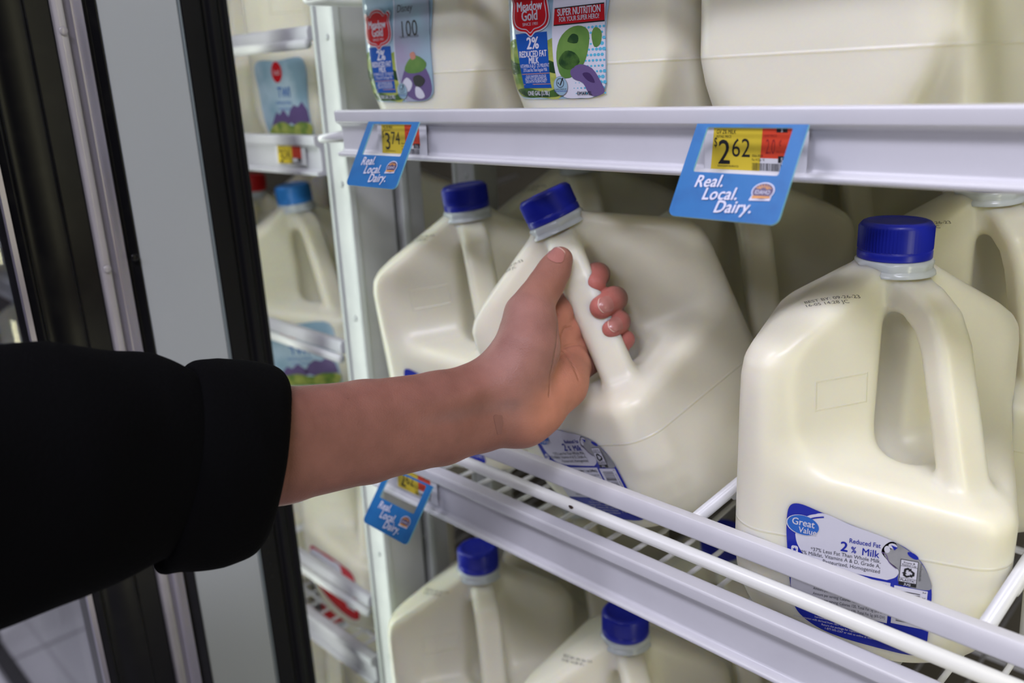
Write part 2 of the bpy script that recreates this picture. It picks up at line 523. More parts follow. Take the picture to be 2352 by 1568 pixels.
def ellipse(cx, cy, a, b, rot=0, n=32):
    c, s = math.cos(rot), math.sin(rot)
    return [(cx + a * math.cos(t) * c - b * math.sin(t) * s, cy + a * math.cos(t) * s + b * math.sin(t) * c)
            for t in [2 * PI * k / n for k in range(n)]]

def rrect(x0, x1, y0, y1, r, n=5):
    out = []
    for cx, cy, a0 in ((x1 - r, y1 - r, 0), (x0 + r, y1 - r, 90), (x0 + r, y0 + r, 180), (x1 - r, y0 + r, 270)):
        for k in range(n + 1):
            a = math.radians(a0 + 90 * k / n); out.append((cx + r * math.cos(a), cy + r * math.sin(a)))
    return out

def rect(x0, x1, y0, y1): return [(x0, y0), (x1, y0), (x1, y1), (x0, y1)]

class Sheet:
    """layers of flat shapes, later mapped onto a surface as ONE mesh"""
    def __init__(s): s.V = []; s.F = []; s.M = []; s.mats = []; s.L = []
    def _m(s, m_):
        if m_ not in s.mats: s.mats.append(m_)
        return s.mats.index(m_)
    def add(s, V, F, m_, level, maxe=None):
        if maxe:
            bm = bmesh.new(); vs = [bm.verts.new((v[0], v[1], 0)) for v in V]
            for f in F:
                try: bm.faces.new([vs[i] for i in f])
                except ValueError: pass
            for _ in range(7):
                ed = [e for e in bm.edges if e.calc_length() > maxe]
                if not ed: break
                bmesh.ops.subdivide_edges(bm, edges=ed, cuts=1, use_grid_fill=False)
                bmesh.ops.triangulate(bm, faces=bm.faces[:])
            bm.verts.index_update()
            V = [(v.co.x, v.co.y) for v in bm.verts]; F = [tuple(v.index for v in f.verts) for f in bm.faces]
            bm.free()
        o = len(s.V)
        s.V += list(V); s.L += [level] * len(V)
        s.F += [tuple(i + o for i in f) for f in F]; s.M += [s._m(m_)] * len(F)
    def poly(s, pts, m_, level, maxe=0.004):
        tr = tessellate_polygon([[Vector((p[0], p[1], 0)) for p in pts]])
        s.add(pts, [tuple(t) for t in tr], m_, level, maxe)
    def line(s, pts, w, m_, level):
        n = len(pts); V = []; F = []
        for i, p in enumerate(pts):
            a = pts[max(i - 1, 0)]; b = pts[min(i + 1, n - 1)]
            dx, dy = b[0] - a[0], b[1] - a[1]; L = math.hypot(dx, dy) or 1
            V += [(p[0] - dy / L * w / 2, p[1] + dx / L * w / 2), (p[0] + dy / L * w / 2, p[1] - dx / L * w / 2)]
        for i in range(n - 1): F.append((2 * i, 2 * i + 1, 2 * i + 3, 2 * i + 2))
        s.add(V, F, m_, level)
    def text(s, st, x, y, size, m_, level, rot=0, **kw):
        bold = kw.pop('bold', 0.0)
        V, F = text2d(st, size, **kw); c, q = math.cos(rot), math.sin(rot)
        # heavier strokes: the same outline laid down again, each a hair above the last
        w = max(bold, 0) * size * .8
        for i, (u, v) in enumerate(((0, 0), (w, 0), (-w, 0), (0, w * .8), (0, -w * .8)) if w else ((0, 0),)):
            s.add([(x + (a + u) * c - (b + v) * q, y + (a + u) * q + (b + v) * c) for a, b in V], F, m_, level + i * .17)
    def build(s, name, fn, parent=None):
        P = fn(np.array(s.V, float), np.array(s.L, float))
        bad = None
        return mesh_obj(name, P.tolist(), s.F, s.mats, parent, smooth=False, midx=s.M)

def march(F, P, d, n=40):
    d = np.asarray(d, float); d = d / np.linalg.norm(d)
    P = P.copy()
    P0 = P.copy()
    for _ in range(n):
        P += F(P)[:, None] * .85 * d
        t = np.clip((P - P0) @ d, -.02, .12); P = P0 + t[:, None] * d
    return P, d

def on_jug_front(F, flip=False, lift=.00035, step=.00009):
    def fn(V, L):
        P = np.stack([V[:, 0], np.full(len(V), -.10), V[:, 1]], 1)
        P, d = march(F, P, (0, 1, 0))
        return P - d * (lift + step * L)[:, None]
    return fn

def gv_label(edge=M_LBLUE, edge2=M_LBLUE2, txt='2%', small='Reduced Fat'):
    s = Sheet(); k = .001
    out = catmull([(-42, 84), (-41, 95.5), (-35.5, 98.5), (-24, 95.5), (-8, 90.8), (17.5, 84), (28, 77.2), (33.6, 69), (36.4, 59), (37, 46), (37, 24), (36, 15.2), (28, 12.8), (8, 13.4), (-8, 15), (-20, 18), (-30, 24), (-35.5, 32), (-38.8, 50), (-40.8, 68)], 5)
    sc = lambda pts: [(a * k, b * k) for a, b in pts]
    s.poly(sc(out), edge, 0)
    # lower blue panel print area, white product panel
    wp = catmull([(-31.5, 89.5), (-22.8, 94.9), (-8, 90.7), (16.5, 84.1), (11, 77), (14, 72), (19, 68), (18, 63.2), (13.5, 60.2)], 5, False) + \
        catmull([(13.5, 60.2), (-2, 60.6), (-17.5, 61.5), (-26, 63), (-31, 66), (-35.5, 73), (-37, 80)], 5, False)
    s.poly(sc(wp), M_LWHITE, 1)
    s.poly(sc(catmull([(14, 84.6), (9.5, 77.5), (15.3, 70.5), (19, 67.5), (20, 60), (31, 58.2), (36.3, 60.5), (33.4, 69.2), (28, 77), (22, 81.5)], 5)), M_LSILV, 1)
    s.poly(sc(ellipse(12.3, 79.4, 1.5, 2.2)), M_LWHITE, 2); s.poly(sc(ellipse(15, 82, 2.2, 1.6)), M_LWHITE, 2)
    s.poly(sc([(14, 82.6), (17.6, 81.6), (16, 79.6)]), edge, 3); s.poly(sc(ellipse(25.5, 78.3, 3.2, 1.5, -.5)), edge, 3)
    s.line(sc(catmull([(9.5, 77.2), (12, 76), (14, 71.6), (18.5, 68)], 6, False)), .0005, M_LPURPD, 3)
    s.line(sc(catmull([(-33, 87.5), (-29, 91.5), (-22.6, 93.6)], 6, False)), .0022, M_LWHITE, 3)
    s.line(sc(catmull([(-32, 87), (-28, 90.7), (-21, 93)], 6, False)), .0009, edge, 4)
    s.poly(sc(ellipse(-33, 85.4, 9.2, 6.4, -.14)), M_LWHITE, 4); s.poly(sc(ellipse(-32.8, 85.5, 8.8, 6.1, -.14)), edge2, 5)
    s.text('Great', -.0392, .0855, .0062, M_LWHITE, 6, rot=-.06, bold=.014, sx=.86)
    s.text('Value', -.0352, .0808, .0052, M_LWHITE, 6, rot=-.06, bold=.012, sx=.86)
    s.text(txt[0], -.0120, .0735, .0086, edge, 3, bold=.03, sx=.95)
    s.text(txt[1:], -.0062, .0735, .0056, edge, 3, bold=.02, sx=.72)
    s.text(small, -.0076, .0795, .0041, edge, 3, bold=.012, sx=.80)
    s.text('Milk', -.0006, .0732, .0064, edge, 3, bold=.012, sx=.84)
    s.text('*37% Less Fat Than Whole Milk,', .0098, .0700, .0034, M_INKG, 3, sx=.84, align='RIGHT')
    s.text('2% Milkfat, Vitamins A & D, Grade A,', .0098, .0669, .0034, M_INKG, 3, sx=.83, align='RIGHT')
    s.text('Pasteurized, Homogenized', .0098, .0636, .0034, M_INKG, 3, sx=.84, align='RIGHT')
    # nutrition box
    s.poly(sc([(-38.4, 65.8), (-38.2, 60.3), (-37.4, 59.7), (15.6, 58.9), (15.6, 32), (-36, 33), (-37.8, 45)]), M_LWHITE, 2)
    s.text('Nutrition Facts', -.0372, .0558, .0034, M_INK, 3, bold=.02, sx=.82)
    s.text('Servings: 16,', -.0140, .0554, .0030, M_INKG, 3, sx=.72)
    s.text('Serv. size: 1 cup (240mL),', .0145, .0553, .0032, M_INK, 3, bold=.02, sx=.74, align='RIGHT')
    for i in range(6):
        s.text('Amount per serving: Calories 120, Total Fat 5g (6% DV)', .0145, .0515 - i * .0034, .0028, M_INKG, 3, sx=.62, align='RIGHT')
    s.line(sc([(-37, 60), (15.6, 59.3)]), .0007, edge, 4)
    # little star badge
    s.poly(sc(rrect(-38.6, -34.8, 66.6, 71.4, 1.2)), M_LWHITE, 4)
    st = [(-36.7 + (1.5 if i % 2 == 0 else .6) * math.sin(PI * i / 5), 69 + (1.5 if i % 2 == 0 else .6) * math.cos(PI * i / 5)) for i in range(10)]
    s.poly(sc(st), edge, 5)
    # recycling box
    s.poly(sc(rect(19.6, 28.6, 59.0, 75.2)), M_INK, 4); s.poly(sc(rect(19.9, 28.3, 61.4, 74.9)), M_LWHITE, 5)
    s.text('Empty &', .0241, .0730, .0017, M_INK, 6, align='CENTER'); s.text('Replace Cap', .0241, .0716, .0017, M_INK, 6, align='CENTER', sx=.85)
    s.line(sc([(19.9, 71.2), (28.3, 71.2)]), .0002, M_INK, 6); s.line(sc([(19.9, 63.9), (28.3, 63.9)]), .0002, M_INK, 6)
    for a in range(3):
        b = 2 * PI * a / 3 + .5
        R2 = lambda px, py: (24.1 + px * math.cos(b) - py * math.sin(b), 67.4 + px * math.sin(b) + py * math.cos(b))
        s.poly(sc([R2(-1.9, 1.6), R2(-.9, 3.1), R2(1.2, 3.1), R2(1.9, 2.0), R2(2.6, 2.3), R2(2.0, .5), R2(.2, 1.0), R2(.9, 1.35), R2(.5, 1.9), R2(-.4, 1.9), R2(-.9, .9)]), M_INK, 7)
    s.text('PLASTIC', .0241, .0619, .0021, M_INK, 6, align='CENTER', bold=.01)
    s.text('JUG', .0241, .0595, .0020, M_LWHITE, 6, align='CENTER', bold=.02)
    s.text('how2recycle.info', .0296, .0745, .0016, M_INK, 6, rot=-PI / 2)
    # barcode
    s.poly(sc(rect(17.6, 34.6, 33, 58.0)), M_LWHITE, 3)
    rnd = random.Random(5); zz = 55.4
    while zz > 35.5:
        w = rnd.choice((.25, .3, .5, .7)); s.poly(sc(rect(20, 31, zz - w, zz)), M_INK, 4, maxe=None); zz -= w + rnd.choice((.35, .5, .7))
    s.text('2', .0322, .0574, .0024, M_INK, 4, rot=-PI / 2); s.text('37115 00078', .0322, .0540, .0022, M_INK, 4, rot=-PI / 2)
    # small print on the blue foot
    for i, t in enumerate(['*Milk from cows not treated with rBST.', 'From cows not treated with artificial growth', 'hormones. According to the FDA, no significant difference', 'shown between milk derived from rBST treated and non-rBST treated cows.', 'Return the package for replacement or money back.', '1-877-505-2267 or visit us online at walmart.com']):
        s.text(t, .0145, .0300 - i * .0023, .0021, M_LWHITE, 2, sx=.76, align='RIGHT')
    s.text('1 GAL (3.78L)', .0175, .0200, .0040, M_LWHITE, 2, bold=.01, sx=.8)
    return s

M_LPINK = mat('label_skin_pink', (0.50, 0.22, 0.16), rough=0.25)
def mg_label(kind):
    """tall front label with a shield, a blue band and a second panel at the right"""
    s = Sheet(); k = .001; sc = lambda pts: [(a * k, b * k) for a, b in pts]
    _t = s.text
    def tx(st, x, y, size, m_, level, rot=0, **kw):
        kw['sx'] = kw.get('sx', 1.0) * .78; _t(st, x, y, size * 1.28, m_, level, rot, **kw)
    s.text = tx
    W0, W1, B, T = -58, 33, 25, 150
    out = catmull([(W0, T), (W0 - .3, 110), (W0 + .5, 70), (W0 + 4, 40), (W0 + 12, 28), (W0 + 22, B), (0, B - .6), (W1 - 12, B), (W1 - 2, 31), (W1, 45), (W1, 80), (W1 - 1, T)], 5)
    s.poly(sc(out), M_LSKY, 0)
    hill = catmull([(W0 + .6, 72), (W0 + 14, 80), (-24, 74), (-8, 78), (-6, 60), (-5, 27), (-24, 26), (W0 + 22, 26.2), (W0 + 12, 29), (W0 + 4.4, 41)], 4)
    s.poly(sc(hill), M_LGREEN, 1)
    s.poly(sc(catmull([(W0 + 1, 62), (-40, 57), (-20, 60), (-8, 55), (-8, 47), (-25, 51), (-44, 48), (W0 + 3, 50)], 4)), M_LGREEND, 2)
    s.poly(sc(catmull([(W0 + 10, 33), (-36, 35), (-20, 31), (-8, 34), (-8, 27), (-24, 26.4), (W0 + 22, 26.6)], 4)), M_LGREEND, 2)
    # blue band
    s.poly(sc([(-45, 84), (-16, 84), (-14.5, 40), (-13.5, 34.5), (-39, 35)]), M_LMID, 3)
    s.text('2%', -.0345, .0700, .0115, M_LWHITE, 4, bold=.025, sx=.82)
    s.text('REDUCED FAT', -.0292, .0628, .0062, M_LWHITE, 4, bold=.02, sx=.62, align='CENTER')
    s.text('MILK', -.0285, .0570, .0062, M_LWHITE, 4, bold=.02, sx=.68, align='CENTER')
    s.text('VITAMIN A & D  2% MILKFAT', -.0278, .0533, .0036, M_LWHITE, 4, sx=.58, align='CENTER')
    s.text('37% Less Fat Than Regular Milk', -.0276, .0497, .0034, M_LWHITE, 4, sx=.50, align='CENTER')
    s.line(sc([(-40, 47.6), (-15, 47.8)]), .0004, M_ORANGE, 4); s.line(sc([(-39, 38.2), (-14.2, 38.2)]), .0004, M_ORANGE, 4)
    for i, t in enumerate(['OUR FARMERS PLEDGE', 'NOT TO USE ARTIFICIAL', 'GROWTH HORMONES*']):
        s.text(t, -.0272, .0443 - i * .0024, .0026, M_LWHITE, 4, sx=.7, align='CENTER')
    # shield
    sh = [(-50, 118), (-47, 122), (-42, 119), (-38, 123), (-33, 125), (-28, 125), (-23, 123), (-19, 119), (-14, 122), (-11, 118), (-13, 112), (-12, 104), (-11.5, 95), (-14, 88), (-20, 84), (-26, 82.6), (-30.5, 78.5), (-35, 82.6), (-41, 84), (-47, 88), (-49.5, 95), (-49, 104), (-48, 112)]
    c0 = np.array([-30.5, 103])
    sh = [tuple(c0 + (np.array(p) - c0) * .88) for p in sh]
    S3 = lambda f: [tuple(c0 + (np.array(p) - c0) * f) for p in sh]
    s.poly(sc(catmull(S3(1.06), 4)), M_LWHITE, 5); s.poly(sc(catmull(S3(1.0), 4)), M_LRED, 6)
    s.poly(sc(catmull(S3(.90), 4)), M_LWHITE, 7); s.poly(sc(catmull(S3(.86), 4)), M_LRED, 8)
    s.text('Meadow', -.0305, .1035, .0092, M_LWHITE, 9, bold=.02, sx=.72, align='CENTER')
    s.text('Gold', -.0305, .0950, .0098, M_LWHITE, 9, bold=.02, sx=.75, align='CENTER')
    s.text('SINCE 1901', -.0300, .0905, .0029, M_LWHITE, 9, align='CENTER')
    s.text('ONE GAL (3.78L)', -.0255, .0282, .0045, M_LWHITE, 4, bold=.012, sx=.60, align='CENTER')
    rp = catmull([(-4, T), (-8, 120), (-11, 92), (-11, 62), (-8, 40), (-3, 26.2), (12, 25), (W1 - 12, 25.4), (W1 - 2.4, 31.4), (W1 - .4, 45), (W1 - .4, 80), (W1 - 1.4, T)], 5)
    s.poly(sc(rp), M_LWHITE, 4)
    rp2 = [(a + (1.1 if a < 0 else 0), b) for a, b in rp]
    if kind == 'hundred':
        s.poly(sc(rp2), M_LPURP, 5)
        s.text('Disney', .0050, .1170, .0085, M_INK, 6, sx=.8, align='CENTER', shear=.3)
        s.text('100', .0085, .0920, .0180, M_INK, 6, sx=.82, align='CENTER')
        s.text('YEARS OF WONDER', .0085, .0905, .0026, M_INKG, 6, align='CENTER')
        # the figure printed here is left as loose colour facets
        for pts, mm, lv in (([(-6, 40), (2, 62), (10, 70), (20, 66), (29, 52), (31, 36), (24, 27), (8, 26.5)], M_LPURPD, 6), ([(0, 58), (6, 68), (16, 72), (27, 64), (22, 56), (8, 54)], M_LGREENF, 7),
                            ([(-4, 44), (2, 50), (8, 44), (4, 36), (-2, 36)], M_LWHITE, 7), ([(10, 50), (18, 52), (24, 46), (18, 40), (11, 42)], M_INK, 8), ([(12, 40), (18, 38), (22, 30), (16, 27.5), (11, 31)], M_LWHITE, 8), ([(8, 74), (13, 76), (15, 70), (10, 68)], M_LPINK, 8)):
            s.poly(sc(catmull(pts, 3)), mm, lv)
    else:
        s.poly(sc(rp2), M_LWHITE, 5)
        s.text('AVENGERS', .0120, .1120, .0098, M_LRED, 8, sx=.62, bold=.03, shear=.25, align='CENTER')
        rnd = random.Random(2)
        for i in range(13):
            for j in range(9):
                px = 31.8 - j * 3.0 - (i % 2) * 1.5; py = 29 + i * 4.6; rr = .35 + 1.25 * (1 - j / 9) * (0.4 + .6 * abs(math.sin(i * .55 + j * .3)))
                if px > -6 + abs(py - 60) * .06: s.poly(sc(ellipse(px, py, rr, rr, 0, 10)), M_LDOT, 6, maxe=None)
        s.poly(sc([(-9.6, 88), (32.6, 88), (32.4, 103), (-8.2, 103)]), M_INK, 7); s.poly(sc([(-9.4, 89), (32.6, 89), (32.4, 102), (-8.0, 102)]), M_LRED, 8)
        s.text('SUPER NUTRITION', .0120, .0960, .0066, M_LWHITE, 9, sx=.64, bold=.02, align='CENTER')
        s.text('FOR YOUR SUPER HERO!', .0120, .0910, .0045, M_LWHITE, 9, sx=.66, bold=.015, align='CENTER')
        # the figure printed here is left as loose colour facets
        for pts, mm, lv in (([(-8, 60), (-5, 76), (4, 85), (14, 86), (20, 80), (19, 66), (15, 54), (6, 44), (-4, 44)], M_LGREENF, 7), ([(22, 78), (25, 84), (30, 80), (29, 70), (24, 68)], M_LGREENF, 7),
                            ([(-6, 58), (0, 66), (8, 64), (12, 56), (4, 50), (-3, 52)], M_LGREEND, 8), ([(2, 74), (6, 80), (11, 78), (10, 72)], M_LGREEND, 8), ([(4, 49), (12, 54), (22, 50), (28, 40), (31.5, 30), (25, 26.5), (19, 28), (14, 38), (6, 42)], M_LPURPD, 8),
                            ([(14, 46), (20, 46), (24, 38), (18, 40)], M_PURPLE, 9)):
            s.poly(sc(catmull(pts, 3)), mm, lv)
        s.text('©MARVEL', .0150, .0275, .0036, M_INK, 9, bold=.01, sx=.8, align='CENTER')
    s.poly(sc(ellipse(-5, 36, 6.2, 8.6, .1)), M_LSILV, 9); s.poly(sc(ellipse(-5, 36, 5.8, 8.2, .1)), M_LSKY, 10)
    s.line(sc(ellipse(-5.2, 38.6, 3.1, 4.0, 0, 24) + [(-2.1, 38.6)]), .0005, M_INK, 11)
    s.line(sc([(-7, 39), (-5.4, 36.4), (-2.6, 43)]), .0011, M_INK, 11)
    s.text('Learn more at', -.005, .0326, .0017, M_INK, 11, align='CENTER'); s.text('MoreCheck.com', -.005, .0308, .0017, M_LBLUE, 11, align='CENTER')
    s.V = [(x - .012, .041 + (y - .0345) * .71) for x, y in s.V]
    return s
M_LGREENF = mat('label_flat_green', (0.09, 0.20, 0.045), rough=0.25, noise=(55, (0.14, 0.26, 0.06), .4, .65))

def pouch_label(red=False):
    """pale label with a red seal, blue lettering and a row of hills (or red foot)"""
    s = Sheet(); k = .001; sc = lambda pts: [(a * k, b * k) for a, b in pts]
    W0, W1, B, T = -46, 50, 24, 100
    if red:
        s.poly(sc(catmull([(W0, 92), (-20, 96), (20, 95), (W1, 88), (W1 + 1, 50), (W1 - 2, 28), (30, 20), (0, 22), (-30, 34), (W0 + 3, 50)], 5)), M_LRED, 0)
        s.poly(sc(catmull([(W0 + 2, 90), (0, 92), (22, 90), (22, 46), (0, 46), (-30, 50), (W0 + 3, 58)], 5)), M_LWHITE, 1)
        for i in range(6): s.text('Nutrition Facts Serving size 1 cup (240mL)', -.040, .080 - i * .006, .004, M_INK, 2, sx=.7)
        s.poly(sc(rect(26, 44, 36, 80)), M_LWHITE, 1)
        zz = 78; rnd = random.Random(3)
        while zz > 40:
            w = rnd.choice((.5, .8, 1.2)); s.poly(sc(rect(29, 41, zz - w, zz)), M_INK, 2, maxe=None); zz -= w + .9
        return s
    s.poly(sc(catmull([(W0, T), (W0 + 1, 70), (W0 + 5, 40), (W0 + 14, 26), (0, B), (W1 - 5, B + 1), (W1, 32), (W1, 60), (W1 - 1, T), (0, T + 1)], 5)), M_LSKY, 0)
    s.poly(sc(catmull([(W0 + 12, 29), (-24, 36), (-4, 40), (14, 36), (30, 40), (W1 - .6, 38), (W1 - 1, 30), (W1 - 8, 25.4), (0, 24.8), (-28, 25.6)], 5)), M_LGREEN, 2)
    s.poly(sc([(-28, 35), (-20, 44), (-14, 50), (-8, 47), (0, 53), (8, 46), (14, 40), (0, 34)]), M_LPURPD, 1)
    s.poly(sc([(6, 42), (14, 52), (22, 57), (30, 55), (38, 60), (47, 52), (49, 40), (20, 36)]), M_LPURPD, 1)
    s.poly(sc(ellipse(-4, 90, 10.5, 10.5)), M_LRED, 2)
    s.text('local', -.004, .0875, .0080, M_LWHITE, 3, align='CENTER', sx=.8)
    s.text('TWI', .006, .0645, .0150, M_LBLUE2, 3, align='CENTER', bold=.015, sx=.9)
    s.text('WHOLE MILK', .004, .0575, .0052, M_LBLUE2, 3, align='CENTER')
    s.text('ONE GALLON', .004, .0520, .0036, M_LBLUE2, 3, align='CENTER')
    return s
# ------------------------------------------------------------------ the setting
def wall(name, x0, x1, y0, y1, z0, z1, m_):
    bm = bmesh.new(); box(bm, x0, x1, y0, y1, z0, z1)
    return tag(bm_obj(name, bm, m_), kind='structure')

def floor_mat():
    mt = mat('grey_floor_tiles', (0.22, 0.22, 0.24), rough=0.35)
    nt = mt.node_tree; b = nt.nodes['Principled BSDF']
    tc = nt.nodes.new('ShaderNodeTexCoord'); br = nt.nodes.new('ShaderNodeTexBrick')
    br.offset = 0; br.inputs['Scale'].default_value = 1.0
    br.inputs['Brick Width'].default_value = 0.45; br.inputs['Row Height'].default_value = 0.45
    br.inputs['Mortar Size'].default_value = 0.006
    br.inputs['Color1'].default_value = (0.56, 0.55, 0.57, 1); br.inputs['Color2'].default_value = (0.60, 0.59, 0.60, 1)
    br.inputs['Mortar'].default_value = (0.25, 0.25, 0.25, 1)
    nt.links.new(tc.outputs['Object'], br.inputs['Vector']); nt.links.new(br.outputs[0], b.inputs['Base Color'])
    return mt
wall('floor', -4, 2, -4, 2.0, -0.05, 0.0, floor_mat())
wall('wall_back', -4, 1.2, 1.55, 1.6, 0, 2.4, M_WALLI)
wall('wall_right', 1.15, 1.2, 0.45, 1.55, 0, 2.4, M_WALLI)
wall('ceiling', -4, 1.2, 0.36, 1.6, 2.4, 2.45, M_WALLI)
wall('trim_1', -0.800, -0.752, 0.345, 0.385, 0.0, 2.2, M_BLACKG)
wall('trim_2', 0.14, 0.20, 0.33, 0.37, 0.0, 2.2, M_BLACKG)
wall('trim_3', -4, 1.2, 0.33, 0.40, 2.15, 2.4, M_BLACKG)

# the opened door, standing out from the cooler front at its hinge
ZB, ZT = 0.24, 2.13
d1 = tag(empty('door_1', (-0.70, 0.37, ZB)), label='opened cooler door with black frame and grey inner panel', kind='structure')
def dprof(name, prof, m_, z0=ZB, z1=ZT, lab=None, bev=0.0012, parent=d1):
    bm = bmesh.new(); extrude_profile(bm, [(x + .70, y - .37) for x, y in prof], z0 - ZB, z1 - ZB, axis='z')
    o = bm_obj(name, bm, m_, parent, bevel=bev)
    if lab: o['label'] = lab
    return o
dprof('door_gasket', [(-.722, .331), (-.7005, .331), (-.7005, .347), (-.703, .349), (-.703, .352), (-.6985, .354), (-.6985, .360), (-.702, .362), (-.702, .365), (-.699, .367), (-.700, .3705), (-.722, .3705)], M_BLACK, lab='black rubber gasket with two ridges')
dprof('inner_panel', [(-.720, .2665), (-.7015, .2665), (-.7015, .3285), (-.720, .3285)], M_PANEL, lab='smooth grey panel')
dprof('panel_edge', [(-.716, .3287), (-.7010, .3287), (-.7010, .3303), (-.716, .3303)], M_EDGE, bev=0, lab='thin pale edge strip')
dprof('inner_seal', [(-.722, .2572), (-.7020, .2572), (-.7045, .2595), (-.7030, .2620), (-.7008, .2650), (-.7010, .2662), (-.722, .2662)], M_BLACKG)
dprof('clear_strip', [(-.716, .2345), (-.7000, .2345), (-.6982, .2362), (-.6982, .2408), (-.7000, .2425), (-.716, .2425)], M_STRIPC, lab='clear plastic strip')
dprof('metal_strip', [(-.718, .2428), (-.7035, .2428), (-.7030, .2450), (-.7008, .2470), (-.7008, .2510), (-.7022, .2535), (-.7022, .2568), (-.718, .2568)], M_GREYM, lab='grey metal strip')
dprof('door_frame', [(-.745, .1800), (-.7020, .1800), (-.7000, .1860), (-.7035, .1885), (-.7035, .1960), (-.7010, .2000), (-.7010, .2150), (-.7045, .2170), (-.7040, .2343), (-.722, .2343), (-.722, .3700), (-.745, .3700)], M_BLACKG)
dprof('door_frame', [(-.745, -.440), (-.700, -.440), (-.700, -.385), (-.745, -.385)], M_BLACKG)
dprof('door_frame', [(-.745, -.385), (-.700, -.385), (-.700, .180), (-.745, .180)], M_BLACKG, ZB, ZB + .07)
dprof('door_frame', [(-.745, -.385), (-.700, -.385), (-.700, .180), (-.745, .180)], M_BLACKG, ZT - .07, ZT)
dprof('glass_edge_trim', [(-.7060, .1762), (-.7000, .1762), (-.7000, .1798), (-.7060, .1798)], M_GREYM, bev=0, lab='thin lilac grey trim at the glass')
dprof('door_glass', [(-.722, -.385), (-.716, -.385), (-.716, .180), (-.722, .180)], M_GLASS, ZB + .07, ZT - .07, bev=0)
# screws of the clear strip, rivet marks of the gasket
def disc_screw(y, z, x=-.698, r=.0032, m_=M_GREYM, name='screw'):
    bm = bmesh.new()
    bmesh.ops.create_uvsphere(bm, u_segments=16, v_segments=8, radius=r)
    for v in bm.verts: v.co.x *= .35
    o = bm_obj(name, bm, m_, d1, smooth=True); o.location = (x + .70, y - .37, z - ZB)
for y, z in ((.2385, ZO - .130), (.2385, ZO + .045), (.2385, ZO - .36), (.2615, ZO - .125)): disc_screw(y, z, x=-.6988 if y > .25 else -.6975, m_=M_STRIPC if y < .25 else M_BLACKG)
for i, z in enumerate((-.395, -.409, -.424, -.437, -.451, -.585, -.232)): disc_screw(.3385, ZO + z, x=-.7003, r=.0016, m_=M_BLACKG, name='rivet')

# the closed doors further along
def closed_door(name, x0, x1):
    d = tag(empty(name, (x0, 0.35, .001)), label='closed cooler door along the row', kind='structure')
    w = x1 - x0
    bm = bmesh.new()
    box(bm, 0, .04, -.02, .02, 0, 2.07); box(bm, w - .04, w, -.02, .02, 0, 2.07)
    box(bm, .04, w - .04, -.02, .02, 0, .03); box(bm, .04, w - .04, -.02, .02, 2.01, 2.07)
    bm_obj('door_frame', bm, M_BLACKG, d)
    bm = bmesh.new(); box(bm, .04, w - .04, -.003, .003, .03, 2.01)
    bm_obj('door_glass', bm, M_GLASS, d)
closed_door('door_2', -1.285, -0.81)
closed_door('door_3', -2.34, -1.295)
wall('trim_5', -1.294, -1.286, 0.345, 0.40, 0.0, 2.15, M_BLACKG)

# ------------------------------------------------------------------ shelf uprights
def upright(x, y, w, d, label, group=None, z1=2.3):
    t = tag(empty('shelf_upright', (x, y, 0)), label, 'upright', group)
    bm = bmesh.new()
    # C channel with its open side to the back, thin returned lips
    prof = [(0, 0), (w, 0), (w, d), (w - .006, d), (w - .006, d - .0015), (w - .0015, d - .0015), (w - .0015, .0015), (.0015, .0015), (.0015, d - .0015), (.006, d - .0015), (.006, d), (0, d)]
    extrude_profile(bm, prof, 0, z1, axis='z')
    bm_obj('channel', bm, M_POST, t)
    for xx in (-.0035, w - .001):
        bm = bmesh.new(); extrude_profile(bm, [(xx, -.003), (xx + .0045, -.003), (xx + .0045, .004), (xx, .004)], 0, z1, axis='z')
        bm_obj('edge_flange', bm, M_POSTE, t, bevel=.001)
    for k in range(14):
        z = .35 + k * .13
        bm = bmesh.new()
        bmesh.ops.create_uvsphere(bm, u_segments=12, v_segments=6, radius=.003)
        for v in bm.verts: v.co.y *= .4
        o = bm_obj('slot_rivet', bm, M_POSTE, t, smooth=True); o.location = (w * .55, -.0005, z)
    return t
upright(-.712, .460, .0285, .048, 'front grey metal shelf upright between the two bays, nearest the open door')
upright(-.7035, .515, .0265, .024, 'second grey metal shelf upright, just right of and behind the front one')
upright(-.6480, .560, .0250, .030, 'rear grey metal shelf upright seen behind the leftmost jugs')
upright(-2.33, .460, .03, .05, 'far grey metal upright at the end of the neighbouring bay')

